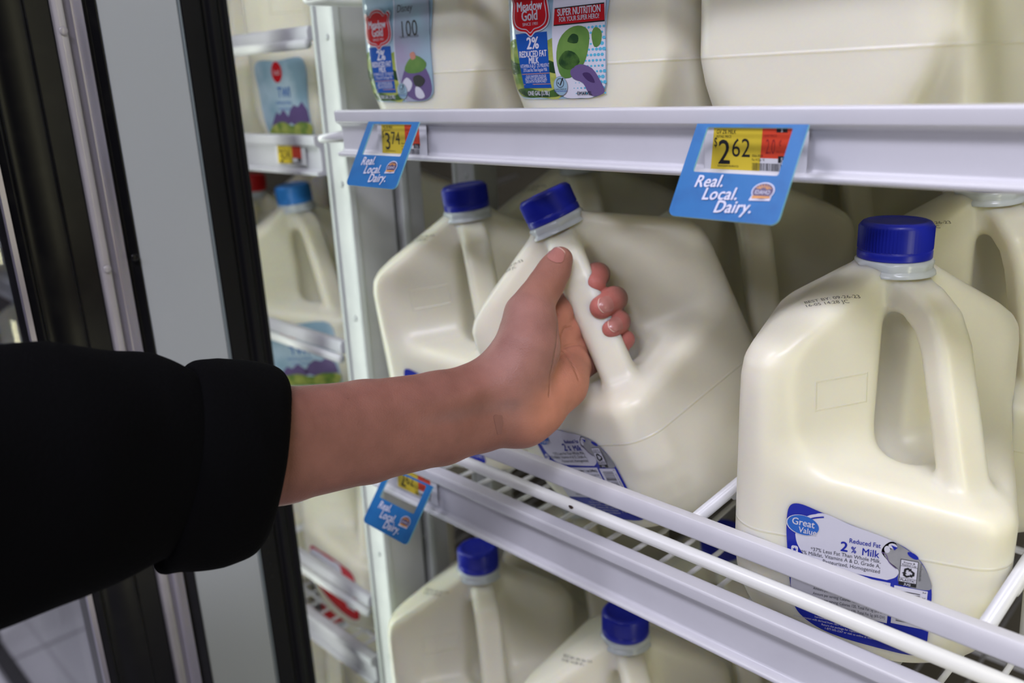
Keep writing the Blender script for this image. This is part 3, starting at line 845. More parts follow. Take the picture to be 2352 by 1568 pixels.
# ------------------------------------------------------------------ shelves
def shelf(label, x0, x1, yf, deck, rail_top, H, fence, divs, yb=1.15, group=None, fx0=None, slope=.14):
    """wire deck + price rail + front fence; z values relative to the lens height"""
    t = tag(empty('wire_shelf', (x0, yf, ZO + deck)), label, 'shelf', group)
    ox, oy, oz = x0, yf, ZO + deck
    def loc(x, y, z): return (x - ox, y - oy, ZO + z - oz)
    # deck
    bm = bmesh.new(); r = .0019
    x = x0 + .012
    while x < x1 - .005:
        tube(bm, [loc(x, yf + .012, deck - r), loc(x, yb, deck - r + slope * (yb - yf - .09))] if 0 else [loc(x, yf + .012, deck - r), loc(x, yf + .09, deck - r), loc(x, yb, deck - r + slope * (yb - yf - .09))], r, 6); x += .0245
    y = yf + .05
    while y < yb:
        zz = deck - .0065 + slope * max(0, y - yf - .09); tube(bm, [loc(x0, y, zz), loc(x1, y, zz)], .0026, 6); y += .16
    tube(bm, [loc(x0, yf + .012, deck - .004), loc(x1, yf + .012, deck - .004)], .0032, 8)
    tube(bm, [loc(x0 + .003, yf + .012, deck - .004), loc(x0 + .003, yb, deck - .004 + slope * (yb - yf - .09))], .0035, 8)
    bm_obj('wire_deck', bm, M_WIRE, t, smooth=True)
    # price rail
    if rail_top is not None:
        bm = bmesh.new(); T = rail_top
        prof = [(-.0045, 0), (.006, 0), (.010, -.003), (.010, -H), (-.004, -H), (-.0055, -H + .001), (-.0055, -H + .0032), (-.0035, -H + .0042), (-.0005, -H + .0044),
                (.0008, -H + .0060), (.0008, -.016), (-.0005, -.0115), (-.0038, -.0098), (-.0052, -.0085), (-.0055, -.002)]
        extrude_profile(bm, [(yf + a - oy, ZO + T + b - oz) for a, b in prof], 0, x1 - x0)
        bm_obj('price_rail', bm, M_WHITE, t, bevel=.0006, seg=1)
    if fence is not None:
        fb, fr = fence; fx = fx0 if fx0 is not None else x0 - .01
        bm = bmesh.new()
        prof = [(.0015, fb), (.0085, fb), (.0100, fb - .002), (.0100, fb - .0125), (.0020, fb - .0140), (-.0005, fb - .0120), (-.0005, fb - .0045)]
        extrude_profile(bm, [(a, ZO + b - oz) for a, b in prof], fx + .012 - ox, x1 - ox)
        bm_obj('fence_bar', bm, M_WHITE, t, bevel=.0008, seg=1)
        bm = bmesh.new()
        tube(bm, bend([loc(fx, yb, fr), loc(fx, yf - .001, fr), loc(x1, yf - .001, fr)], .018, 8), .0046, 12)
        bm_obj('fence_rod', bm, M_WIRE, t, smooth=True)
        for dx in divs:
            bm = bmesh.new()
            tube(bm, [loc(dx, yf + .006, fb - .006), loc(dx, yb, fb - .006 + slope * (yb - yf) * .8)], .0042, 10)
            yy = yf + .085
            while yy < yb:
                tube(bm, bend([loc(dx, yy - .030, fb - .0125 + slope * .8 * (yy - .03 - yf)), loc(dx, yy, fb - .0125 + slope * .8 * (yy - yf)), loc(dx, yy + .012, deck + slope * max(0, yy - yf - .09))], .008, 5), .0032, 8); yy += .22
            bm_obj('lane_divider', bm, M_WIRE, t, smooth=True)
    return t

LANES = (-.617, -.447, -.277, -.107, .063)
shelf('upper white wire shelf of the opened bay, with the two price signs under its jugs', -.614, .125, .41, -.050, -.0205, .0365, (.086, .066), LANES[:1], fx0=-.652)
shelf('middle white wire shelf with front fence, under the jug being lifted', -.614, .125, .41, -.343, -.311, .0415, (-.268, -.2915), LANES)
shelf('lowest visible white wire shelf of the opened bay, under two capped jugs', -.614, .125, .41, -.70, -.671, .0415, (-.612, -.635), LANES)
shelf('shelf above the picture, over the labelled jugs', -.614, .125, .41, .255, .285, .0365, None, ())  # unseen shelf, added to shade the upper jugs from the ceiling lights
shelf('neighbouring bay shelf above the picture', -2.25, -.728, .46, .235, .265, .038, None, ())
G_L = 'shelves of the neighbouring bay'
shelf('neighbouring bay shelf level with the upper shelf, under the pale blue label', -2.25, -.728, .46, -.076, -.046, .038, (.052, .036), (-.90, -1.07), fx0=None)
shelf('neighbouring bay shelf under the light blue capped jug', -2.25, -.728, .46, -.36, -.34, .038, (-.250, -.268), (-.99, -1.16))
shelf('neighbouring bay shelf under the jug with the red label', -2.25, -.728, .46, -.655, -.627, .036, (-.548, -.567), (-.93, -1.10))
shelf('bottom shelf of the neighbouring bay, under the low red cap', -2.25, -.728, .46, -.975, -.95, .038, None, ())
# round the neighbouring fences back at their right ends
# bracket hook on the left end of the upper shelf
bm = bmesh.new(); tube(bm, bend([(0, 0, 0), (-.052, .006, -.005), (-.053, .03, -.006)], .006), .0038, 10)
o = bm_obj('shelf_hook', bm, M_WIRE, smooth=True); o.location = (-.612, .415, ZO - .040)
tag(o, 'short white hook rod sticking out left of the upper price rail', 'hook')

# ------------------------------------------------------------------ jugs
LBL = {}
def label_mesh(kind):
    if kind not in LBL:
        if kind == 'gv': LBL[kind] = gv_label().build('label', on_jug_front(jug_f)).data
        if kind == 'hundred': LBL[kind] = mg_label('hundred').build('label', on_jug_front(lambda P: jug_f(P, False))).data
        if kind == 'hero': LBL[kind] = mg_label('hero').build('label', on_jug_front(lambda P: jug_f(P, False))).data
        if kind == 'pouch': LBL[kind] = pouch_label().build('label', on_jug_front(jug_f)).data
        if kind == 'redfoot': LBL[kind] = pouch_label(True).build('label', on_jug_front(jug_f)).data
        for o in [o for o in COL.objects if o.name.startswith('label') and o.parent is None]: bpy.data.objects.remove(o)
    return LBL[kind]

def date_sheet():
    s = Sheet()
    s.text('BEST BY: 09-26-23', 0, .0052, .0049, M_INKG, 0, sx=.84, shear=-.1)
    s.text('16-05 14:28 JC', -.0005, 0, .0049, M_INKG, 0, sx=.84, shear=-.1)
    return s
def date_mesh():
    def fn(V, L):
        a = .30; c, q = math.cos(a), math.sin(a)
        X = -.0425 + V[:, 0] * c - V[:, 1] * q; U = .2080 + (V[:, 0] * q + V[:, 1] * c) * .615
        P = np.stack([X, np.full(len(V), -.090), U + .0225], 1)
        P, d = march(jug_f, P, (0, 1, -.5), 90)
        return P - d * .0003
    o = date_sheet().build('date_print', fn); me = o.data; bpy.data.objects.remove(o); return me
ME_DATE = date_mesh()

def jug(loc, rot, label, cap='blue', art='gv', date=True, plain=False, group=None, collar=True):
    t = tag(empty('milk_jug', (loc[0], loc[1], loc[2] + ZO), rot), label, 'milk jug', group)
    def part(name, me):
        o = bpy.data.objects.new(name, me); COL.objects.link(o); o.parent = t; return o
    part('body', ME_JUGP if plain else ME_JUG)
    c = part('cap', {'blue': ME_CAP, 'light': ME_CAPL, 'red': ME_CAPR}[cap])
    if collar: part('neck_collar', ME_COLLAR)
    if art: part('label', label_mesh(art))
    if date: part('date_print', ME_DATE)
    return t

# ---- middle shelf
jug((-.2019, .5080, -.340), (0, 0, .3379), 'right-hand gallon milk jug standing square on the middle shelf, whole blue label legible')
jug((-.3621, .5231, -.3130), (.2482, -.3376, -.1191), 'gallon milk jug tilted to the left, gripped by the hand')
jug((-.5742, .5369, -.3400), (.0700, -.0731, .1443), 'blue-capped milk jug at the left end of the middle shelf, behind the wrist')
GB = 'jugs in the rows behind, middle shelf'
TL = .130                        # the decks slope down to the front
jug((-.548, .650, -.3045), (TL, 0, .10), 'shaded jug behind the leftmost jug of the middle shelf', group=GB)
jug((-.383, .658, -.3120), (TL, 0, .06), 'shaded jug behind the tilted jug, its grip edge showing', group=GB)
jug((-.196, .660, -.3100), (TL, 0, .12), 'shaded jug behind the right-hand jug, date print beside the blue cap', group=GB)
jug((-.375, .820, -.2895), (TL, 0, .0), 'darkest jug in the third row, behind the tilted one', group=GB)
jug((-.545, .815, -.2900), (TL, 0, .1), 'darkest jug in the third row, behind the leftmost one', group=GB)
jug((-.196, .825, -.2885), (TL, 0, .1), 'third-row jug behind the right-hand jug, mostly hidden', group=GB)
# ---- lowest shelf
jug((-.588, .505, -.700), (0, 0, .22), 'left one of the two blue-capped jugs on the lowest shelf')
jug((-.411, .518, -.700), (0, 0, .15), 'right one of the two blue-capped jugs on the lowest shelf, cap under the rail')
GC = 'jugs in the row behind, lowest shelf'
jug((-.575, .668, -.6715), (TL, 0, .15), 'shaded jug behind the left one on the lowest shelf', group=GC)
jug((-.400, .680, -.670), (TL, 0, .1), 'shaded jug behind the right one on the lowest shelf', group=GC)
jug((-.225, .600, -.681), (TL, 0, .1), 'shaded jug at the right of the lowest shelf, below the fence', group=GC)
# ---- upper shelf
jug((-.546, .512, -.050), (0, 0, 0), 'upper shelf jug at the left, front label with the number 100', art='hundred', plain=True, date=False)
jug((-.379, .512, -.050), (0, 0, 0), 'upper shelf jug in the middle, label with a red banner', art='hero', plain=True, date=False)
jug((-.222, .508, -.050), (0, 0, -.03), 'big jug without a front label at the right of the upper shelf', art=None, plain=True, date=False)
GD = 'jugs in the row behind, upper shelf'
jug((-.546, .672, -.0225), (TL, 0, 0), 'shaded jug behind the left one on the upper shelf', art=None, plain=True, date=False, group=GD)
jug((-.379, .672, -.0225), (TL, 0, 0), 'shaded jug behind the middle one on the upper shelf', art=None, plain=True, date=False, group=GD)
jug((-.205, .715, -.0165), (0, 0, PI / 2), 'jug at the top right edge showing a sliver of dark blue label', art='gv', date=False, group=GD)
# ---- neighbouring bay
jug((-.838, .566, -.076), (0, 0, 0), 'neighbouring bay jug with pale blue label and green foot, on its upper shelf', art='pouch', cap='red', date=False)
jug((-1.012, .566, -.076), (0, 0, .05), 'neighbouring bay jug left of the pale blue label, half behind the door edge', art='pouch', cap='red', date=False)
jug((-.913, .556, -.360), (.05, -.06, .60), 'jug with the light blue cap in the neighbouring bay', art='pouch', cap='light', date=False)
jug((-1.080, .570, -.360), (0, 0, .05), 'jug with red cap peeking out beside the door edge, level with light blue cap', art='pouch', cap='red', date=False)
jug((-.852, .566, -.655), (0, 0, 0), 'neighbouring bay jug with the red and white label', art='redfoot', cap='red', date=False)
jug((-1.024, .566, -.655), (0, 0, 0), 'neighbouring bay jug left of the red and white label', art='redfoot', cap='red', date=False)
jug((-.990, .570, -.975), (0, 0, .05), 'low jug with a red cap beside the door edge', art='redfoot', cap='red', date=False)
GE = 'jugs further along the neighbouring bay, seen through the door glass'
for z, art, cp in ((-.076, 'pouch', 'red'), (-.36, 'pouch', 'red'), (-.655, 'redfoot', 'red'), (-.975, 'redfoot', 'red')):
    for x in (-1.25, -1.43, -1.62, -1.80, -1.98, -2.15):
        jug((x, .57, z), (0, 0, 0), 'jug among those further along the neighbouring bay, behind glass', art=art, cap=cp, date=False, group=GE)
GF = 'back row jugs of the neighbouring bay'
for z in (-.0495, -.3335, -.6285, -.9485):
    for x in (-.96, -1.13):
        jug((x, .745, z), (TL, 0, 0), 'shaded back row jug of the neighbouring bay', art=None, cap='blue', date=False, group=GF)

# ------------------------------------------------------------------ price signs
def plane_fn(org, ex, ey, lift=.0003, step=.00008):
    org, ex, ey = [np.array(v, float) for v in (org, ex, ey)]
    n = np.cross(ex, ey); n /= np.linalg.norm(n)
    return lambda V, L: org + V[:, :1] * ex + V[:, 1:2] * ey + n * (lift + step * L)[:, None]

def price_sign(x, ztop, w, tilt, label, lean=0.0):
    t = tag(empty('price_sign', (x, .3985, ZO + ztop)), label, 'sign', 'blue shelf signs'); h = .0515
    ey = (0, math.sin(tilt), math.cos(tilt)); ex = (1, 0, lean)
    outer = [(0, 0), (0, -h + .004)] + [(.004 - .004 * math.cos(a), -h + .004 - .004 * math.sin(a)) for a in (.4, .8, 1.2)] + [(.004, -h), (w - .004, -h)] + \
        [(w - .004 + .004 * math.sin(a), -h + .004 - .004 * math.cos(a)) for a in (.4, .8, 1.2)] + [(w, -h + .004), (w, 0)]
    hole = rrect(.0068, w - .0075, -.0268, -.0018, .0012, 3)
    pts = outer + hole
    tr = tessellate_polygon([[Vector((p[0], p[1], 0)) for p in outer], [Vector((p[0], p[1], 0)) for p in hole[::-1]]])
    pts2 = outer + hole[::-1]
    fr = plane_fn((0, 0, 0), ex, ey, 0, 0)(np.array(pts2), np.zeros(len(pts2)))
    n = np.cross(np.array(ex, float), np.array(ey, float)); n /= np.linalg.norm(n)
    V = [tuple(p) for p in fr] + [tuple(p - n * .0011) for p in fr]
    N = len(pts2); F = []; MI = []
    for f in tr:
        a = [tuple(f), tuple(i + N for i in f[::-1])]; F += a; MI += [0, 0]
    no = len(outer)
    for rng in (range(0, no), range(no, N)):
        rng = list(rng)
        for i in range(len(rng)):
            a, b = rng[i], rng[(i + 1) % len(rng)]; F.append((a, b, b + N, a + N)); MI.append(1)
    bm = bmesh.new(); vs = [bm.verts.new(v) for v in V]
    for f, mi in zip(F, MI):
        try: g = bm.faces.new([vs[i] for i in f]); g.material_index = mi
        except ValueError: pass
    bm_obj('sign_plate', bm, [M_TAG, M_TAGE], t)
    s = Sheet()
    it = dict(bold=.026, shear=.22, sx=.90, track=1.04)
    s.text('Real.', .0105, -.0352, .0092, M_INKW, 2, rot=.06, **it)
    s.text('Local.', .0172, -.0417, .0092, M_INKW, 2, rot=.06, **it)
    s.text('Dairy.', .0262, -.0480, .0092, M_INKW, 2, rot=.06, **it)
    # round state badge
    bx, by = w - .0125, -.0352
    s.poly(ellipse(bx, by, .0060, .0046, .1), M_INKW, 1, None); s.poly([(bx - .0062, by - .0052), (bx + .0050, by - .0046), (bx + .0052, by - .0022), (bx - .0052, by - .0022)], M_INKW, 1, None)
    s.poly(ellipse(bx, by, .0054, .0040, .1), M_PURPLE, 2, None)
    for k in range(7):
        a = .5 + k * .36; s.line([(bx + .0018 * math.cos(a), by + .0008 + .0010 * math.sin(a)), (bx + .0046 * math.cos(a), by + .0003 + .0032 * math.sin(a))], .0005, M_ORANGE, 3)
    s.poly([(bx - .0050, by - .0040), (bx + .0046, by - .0034), (bx + .0046, by - .0024), (bx - .0048, by - .0026)], M_ORANGE, 3, None)
    s.text('IDAHO', bx, by - .0016, .0030, M_INKW, 4, rot=.03, align='CENTER', sx=.85)
    s.build('sign_print', plane_fn((0, 0, 0), ex, ey), t)
    return t
sg = price_sign(-.2660, -.0285, .0625, .53, 'large blue sign on the upper rail, beside the price 2.62')
price_sign(-.5590, -.0285, .0612, .53, 'blue sign at the left end of the upper rail, beside the price 3.74')
price_sign(-.5760, -.3190, .0612, .66, 'blue sign with bright glare on the middle rail, below the forearm')

def price_label(x, ztop, price, cents, name, unit, label, yf=.4080, w=.0468, h=.0216, insert=True, small=False):
    s = Sheet()
    if insert: s.poly([(-.004, .0004), (w + .0085, .0004), (w + .0080, -h - .0006), (-.004, -h - .0006)], M_PAPERW, 0, None)
    yw = w * .62
    s.poly([(.0015, 0), (yw + .001, 0), (yw, -h), (0, -h)], M_PAPERY, 1, None)
    s.poly([(yw + .001, -.0002), (w, -.0002), (w, -h * .70), (yw + .0003, -h * .70)], M_PAPERR, 1, None)
    s.poly([(yw, -h * .70), (w, -h * .70), (w, -h), (yw, -h)], M_PAPERW, 1, None)
    s.poly([(w - .0090, .0002), (w - .0030, .0002), (w - .0030, -.0022), (w - .0090, -.0022)], M_INK, 2, None)
    s.text('5', w - .0060, -.0020, .0024, M_PAPERW, 3, align='CENTER')
    s.text(name, .0030, -.0032, .0031, M_INK, 2, sx=.72, shear=.2, bold=.005)
    s.text('RETAIL PRICE', .0030, -.0053, .0019, M_INK, 2, sx=.8, shear=.2)
    s.text('$', .0016, -.0098, .0068, M_INK, 2, sx=.62)
    s.text(price, .0042, -.0186, .0178, M_INK, 2, sx=.88, bold=.012)
    s.text(cents, .0122, -.0148, .0135, M_INK, 2, sx=.85)
    s.text('UNIT PRICE', yw + .0020, -.0044, .0017, M_INKRED, 2, sx=.8)
    s.text(unit, yw + .0030, -.0128, .0105, M_INKRED, 2, sx=.42, shear=.05)
    s.text('¢', yw + .0104, -.0088, .0058, M_INKRED, 2, sx=.55)
    s.text('PER FL OZ', yw + .0090, -.0122, .0014, M_INKRED, 2, sx=.8)
    s.text('0066-0009', yw - .0045, -.0146, .0018, M_INK, 2, sx=.8)
    s.text('Fac 4 Cap 18', yw - .0045, -.0166, .0019, M_INK, 2, sx=.72)
    s.poly(rect(w - .0075, w - .0006, -.0172, -.0138), M_INK, 2, None); s.text('516', w - .0040, -.0169, .0034, M_PAPERW, 3, align='CENTER', sx=.8)
    s.text('DEAN55009190 09/01/23', .0042, -.0203, .0015, M_INK, 2, sx=.8)
    rnd = random.Random(8); xx = yw - .0042
    while xx < w - .0012:
        b = rnd.choice((.0002, .0003, .0005)); s.poly(rect(xx, xx + b, -h + .0002, -.0176), M_INK, 2, None); xx += b + rnd.choice((.0002, .0004))
    o = s.build('price_label', lambda V, L: np.stack([V[:, 0], np.full(len(V), 0) - .0004 - .00006 * L, V[:, 1]], 1))
    o.location = (x, yf, ZO + ztop)
    return tag(o, label, 'price label', 'yellow and red price labels')
price_label(-.2630, -.0310, '2', '62', 'GV 2% MILK', '2.0', 'price label reading 2.62 on the upper rail')
price_label(-.5570, -.0310, '3', '74', 'MG 2% MILK', '2.9', 'price label reading 3.74 at the left end of the upper rail')
price_label(-.5766, -.3205, '2', '62', 'GV 2% MILK', '2.0', 'price label in the middle rail, half hidden by the forearm')
price_label(-.8036, -.0545, '3', '24', 'WHOLE MILK', '2.5', 'blurred price label on the neighbouring bay rail', yf=.4585, w=.0450, h=.0195)

# brown fleck stuck on the middle fence, red fleck on the rail below
bm = bmesh.new(); bmesh.ops.create_icosphere(bm, subdivisions=2, radius=.0016)
for v in bm.verts: v.co.x *= 1.3 + .6 * v.co.z * 500; v.co.y *= .4; v.co.z *= .8
o = bm_obj('dirt_fleck', bm, mat('brown_dirt', (.03, .012, .008), rough=.8), smooth=True); o.location = (-.3680, .4040, ZO - .2895)
tag(o, 'tiny dark brown fleck on the middle fence rod', 'dirt')
# ------------------------------------------------------------------ the arm reaching in
ARM = {'back': [[-0.43207, 0.16336, 1.16178], [0.2754, 0.904, -0.3269]],
 'chi': [-0.3639, 0.2603, 1.2227],
 'clo': [-0.4959, 0.0956, 1.0933],
 'creases': [[[-0.37938, 0.42271, 1.18493, 0.0], [-0.38296, 0.41872, 1.18432, 0.0], [-0.38362, 0.41571, 1.17905, 0.0], [-0.38179, 0.41425, 1.1714, 0.0],
              [-0.38219, 0.41187, 1.16696, 0.0]],
             [[-0.37332, 0.4239, 1.17338, 0.0], [-0.37779, 0.41915, 1.1731, 0.0], [-0.38158, 0.41446, 1.17139, 0.0]],
             [[-0.37834, 0.41094, 1.1729, 0.0], [-0.37183, 0.41338, 1.16308, 0.0], [-0.3666, 0.41415, 1.1525, 0.0]],
             [[-0.3778, 0.40705, 1.19698, 0.0], [-0.37508, 0.40249, 1.18021, 0.0], [-0.37434, 0.39772, 1.16765, 0.0], [-0.37421, 0.39424, 1.15948, 0.0],
              [-0.37226, 0.3907, 1.14684, 0.0]]],
 'cuff': [[-0.43286, 0.15863, 1.15972, 0.053], [-0.429, 0.17837, 1.15782, 0.0545], [-0.42595, 0.19326, 1.15706, 0.052], [-0.42408, 0.20529, 1.15601, 0.045],
          [-0.42228, 0.21284, 1.15523, 0.037]],
 'cuff_flap': [[[-0.41881, 0.15111, 1.12327, 0.012], [-0.41842, 0.14395, 1.11636, 0.005]]],
 'cuff_in': [[-0.41872, 0.23957, 1.15278, 0.036], [-0.42247, 0.20842, 1.15591, 0.0345], [-0.42798, 0.1854, 1.15768, 0.033]],
 'elbow': [-0.45033, 0.06071, 1.18048],
 'fingers': [[[-0.39979, 0.42797, 1.1868, 0.0105], [-0.40698, 0.46677, 1.19599, 0.009], [-0.39732, 0.47234, 1.20984, 0.008], [-0.3906, 0.46244, 1.21257, 0.0078],
              [-0.38694, 0.45512, 1.20786, 0.0084]],
             [[-0.39539, 0.43118, 1.17347, 0.0106], [-0.39561, 0.47663, 1.18476, 0.009], [-0.38455, 0.47515, 1.19297, 0.0086], [-0.37614, 0.46282, 1.19649, 0.0084],
              [-0.37468, 0.44812, 1.1939, 0.0081]],
             [[-0.38951, 0.43191, 1.16126, 0.01], [-0.38941, 0.47326, 1.16934, 0.0085], [-0.37784, 0.47103, 1.17808, 0.0078], [-0.37093, 0.46145, 1.18113, 0.0076],
              [-0.36856, 0.45077, 1.17865, 0.0073]],
             [[-0.38333, 0.4305, 1.15035, 0.009], [-0.38314, 0.46781, 1.1559, 0.007], [-0.37265, 0.47082, 1.16538, 0.006], [-0.36786, 0.46626, 1.1677, 0.0058],
              [-0.36626, 0.45878, 1.16407, 0.006]]],
 'hi': [-0.3543, 0.4916, 1.2418],
 'hypothenar': [[-0.38194, 0.37443, 1.13617, 0.018], [-0.38135, 0.38734, 1.1401, 0.0195], [-0.37937, 0.40976, 1.14871, 0.0175], [-0.38242, 0.42511, 1.15649, 0.013]],
 'lo': [-0.4614, 0.1066, 1.1095],
 'mark': {'d': [-0.6795, 0.627, -0.381], 'ex': [0.6846, 0.7278, 0.0389], 'ey': [-0.2387, 0.1735, 0.9555], 'h': 1, 'o': [-0.36317, 0.33511, 1.14636], 'w': 1},
 'metacarpals': [[[-0.39597, 0.38739, 1.15073, 0.014], [-0.39644, 0.41029, 1.16958, 0.013], [-0.39979, 0.42797, 1.1868, 0.0105]],
                 [[-0.39549, 0.38871, 1.14575, 0.014], [-0.39405, 0.41166, 1.16022, 0.013], [-0.39539, 0.43118, 1.17347, 0.0106]],
                 [[-0.39236, 0.38942, 1.13997, 0.013], [-0.38954, 0.41309, 1.15284, 0.012], [-0.38951, 0.43191, 1.16126, 0.01]],
                 [[-0.38817, 0.38914, 1.13632, 0.013], [-0.38333, 0.4305, 1.15035, 0.009]]],
 'moles': [{'d': [-0.7954, 0.5025, -0.3389], 'ex': [0.1781, -0.2362, -0.9552], 'ey': [0.7028, 0.71, -0.0445], 'h': 1, 'o': [-0.39921, 0.25219, 1.17988], 'w': 1},
           {'d': [-0.8171, 0.4432, -0.3688], 'ex': [0.1781, -0.2362, -0.9552], 'ey': [0.7028, 0.71, -0.0445], 'h': 1, 'o': [-0.39134, 0.21227, 1.17337], 'w': 1}],
 'nails': [{'d': [-0.6663, 0.7188, -0.1983], 'ex': [0.7214, 0.5863, -0.3685], 'ey': [0.073, 0.4648, 0.8824], 'h': 0.005, 'o': [-0.39695, 0.4282, 1.2319], 'w': 0.0054},
           {'d': [-0.6164, 0.745, -0.2549],
            'ex': [-0.3866, 0.0053, 0.9222],
            'ey': [-0.6134, -0.7482, -0.2528],
            'h': 0.005,
            'o': [-0.36797, 0.44476, 1.19783],
            'w': 0.0052},
           {'d': [-0.6043, 0.747, -0.2771],
            'ex': [-0.4778, -0.1118, 0.8713],
            'ey': [-0.5454, -0.7398, -0.394],
            'h': 0.0047,
            'o': [-0.36216, 0.44768, 1.18392],
            'w': 0.0046}],
 'palm_tone': [[-0.37046, 0.37928, 1.14062, 0.008], [-0.37423, 0.4118, 1.15492, 0.008], [-0.3883, 0.42873, 1.18541, 0.006]],
 'radius': [[-0.43041, 0.14124, 1.17949, 0.025], [-0.43119, 0.17542, 1.17338, 0.0235], [-0.42071, 0.2212, 1.16706, 0.0215], [-0.41268, 0.27158, 1.15986, 0.0205],
            [-0.40114, 0.31946, 1.1558, 0.0195], [-0.39573, 0.34788, 1.15626, 0.0185], [-0.38645, 0.36921, 1.16227, 0.0165]],
 'rim': [[-0.42147, 0.21377, 1.15541], [0.2724, 0.895, -0.3533]],
 'shi': [-0.3617, 0.2279, 1.2672],
 'sleeve': [[-0.43095, 0.17192, 1.15801, 0.044], [-0.43323, 0.14249, 1.17186, 0.0515], [-0.43222, 0.10544, 1.17774, 0.0585], [-0.43468, 0.06942, 1.18047, 0.061],
            [-0.44496, 0.03156, 1.1872, 0.068], [-0.47843, -0.01406, 1.17961, 0.07]],
 'sleeve_axis': [0, 0, 0],
 'sleeve_in': [[-0.41922, 0.21735, 1.15482, 0.03], [-0.4312, 0.17225, 1.15936, 0.036], [-0.43301, 0.12137, 1.1747, 0.036]],
 'slo': [-0.5604, -0.0961, 1.0976],
 'tendon': [[-0.41215, 0.2602, 1.16016, 0.003], [-0.3944, 0.29528, 1.16202, 0.004], [-0.3829, 0.33084, 1.16262, 0.0045], [-0.37557, 0.36171, 1.1641, 0.005],
            [-0.37304, 0.37926, 1.16717, 0.006]],
 'thenar': [[-0.3826, 0.36672, 1.15782, 0.0185], [-0.38336, 0.38283, 1.17906, 0.02], [-0.38733, 0.39218, 1.19251, 0.0165]],
 'thumb': [[-0.38967, 0.39034, 1.19044, 0.0165], [-0.39284, 0.39484, 1.19786, 0.0146], [-0.39547, 0.40642, 1.20638, 0.0116], [-0.39743, 0.4183, 1.21399, 0.0108],
           [-0.39949, 0.42828, 1.22096, 0.0098], [-0.40054, 0.43592, 1.2271, 0.0087]],
 'thumb_tone': [[-0.39225, 0.40343, 1.20569, 0.004], [-0.40109, 0.43334, 1.22596, 0.004]],
 'ulna': [[-0.42411, 0.13762, 1.15643, 0.025], [-0.4249, 0.17179, 1.15032, 0.0235], [-0.41498, 0.21791, 1.14612, 0.0215], [-0.40744, 0.26855, 1.14065, 0.0205],
          [-0.39615, 0.31659, 1.13755, 0.0195], [-0.39048, 0.34486, 1.13705, 0.0185], [-0.38237, 0.37075, 1.13567, 0.0175]],
 'vein': [[-0.37955, 0.29281, 1.15737, 0.001], [-0.37375, 0.322, 1.15523, 0.001], [-0.36746, 0.35293, 1.15244, 0.001]],
 'wrist': [[-0.39107, 0.37077, 1.15961, 0.02], [-0.38696, 0.37732, 1.134, 0.0185]]}
def chain(P, pts, k=0.0):
    d = None
    for a, b in zip(pts[:-1], pts[1:]):
        c = capsule(P, a[:3], b[:3], a[3], b[3])
        d = c if d is None else (smin(d, c, k) if k else np.minimum(d, c))
    return d

def arm_f(P):
    d = chain(P, ARM['radius'], .004)
    d = smin(d, chain(P, ARM['ulna'], .004), .016)
    d = smin(d, chain(P, ARM['tendon'], .003), .008)
    palm = chain(P, ARM['thenar'], .008)
    palm = smin(palm, chain(P, ARM['hypothenar'], .008), .009)
    for q in ARM['metacarpals']: palm = smin(palm, chain(P, q, .003), .006)
    palm = smin(palm, chain(P, ARM['wrist'], .006), .014)
    d = smin(d, palm, .011)
    d = smin(d, chain(P, ARM['thumb'], .007), .007)
    for q in ARM['fingers']: d = smin(d, chain(P, q, .0035), .0022)
    return d

def refine_surface(F, lo, hi, step):
    """surface() on a grid that only evaluates near the zero set"""
    lo = np.array(lo); hi = np.array(hi); c = step * 5
    cache = {}
    def G(P):
        key = np.floor((P - lo) / c).astype(np.int64)
        kk = key[:, 0] * 1000003 + key[:, 1] * 1009 + key[:, 2]
        uq, first, inv = np.unique(kk, return_index=True, return_inverse=True)
        cen = lo + (key[first] + .5) * c
        fc = F(cen); out = fc[inv].copy()
        near = (np.abs(fc) < c * 1.3)[inv]
        if near.any(): out[near] = F(P[near])
        return out
    return G

lo = np.array(ARM['lo']); hi = np.array(ARM['hi'])
AV, AF = surface(refine_surface(arm_f, lo, hi, .0013), lo, hi, .0013)
person = tag(empty('person', tuple(ARM['elbow'])), 'left arm in a black rolled-up sleeve reaching in and gripping the tilted milk jug', 'person')
EL = np.array(ARM['elbow'])
me_arm = mesh_obj('arm', (AV - EL).tolist(), AF.tolist(), M_SKIN, person)
me_arm['label'] = 'bare forearm and hand, thumb up on the jug grip'

def colour_arm():
    n = len(AV); base = np.array([.255, .112, .086])
    col = np.repeat(base[None], n, 0)
    def blend(d, r0, r1, c, amt=1.0):
        w = np.clip((r1 - d) / (r1 - r0), 0, 1); w = w * w * (3 - 2 * w) * amt
        return col * (1 - w[:, None]) + np.array(c)[None] * w[:, None]
    dh = chain(AV, ARM['thenar']); col = blend(dh, .0, .016, (.34, .165, .135))  # paler than the forearm: the hand's highlight is put into this colour
    dp = chain(AV, ARM['palm_tone']); col = blend(dp, .0, .022, (.50, .212, .142))
    dt = chain(AV, ARM['thumb_tone']); col = blend(dt, .0, .014, (.42, .195, .140))
    for q in ARM['fingers']:
        dq = np.linalg.norm(AV - np.array(q[-1][:3]), axis=1); col = blend(dq, .007, .020, (.50, .165, .135), .9)
    dv = chain(AV, ARM['vein']); col = blend(dv, .0, .006, (.21, .125, .11), .5)
    at = me_arm.data.color_attributes.new('skin_tone', 'FLOAT_COLOR', 'POINT')
    at.data.foreach_set('color', np.concatenate([col, np.ones((n, 1))], 1).astype(np.float32).ravel())
colour_arm()
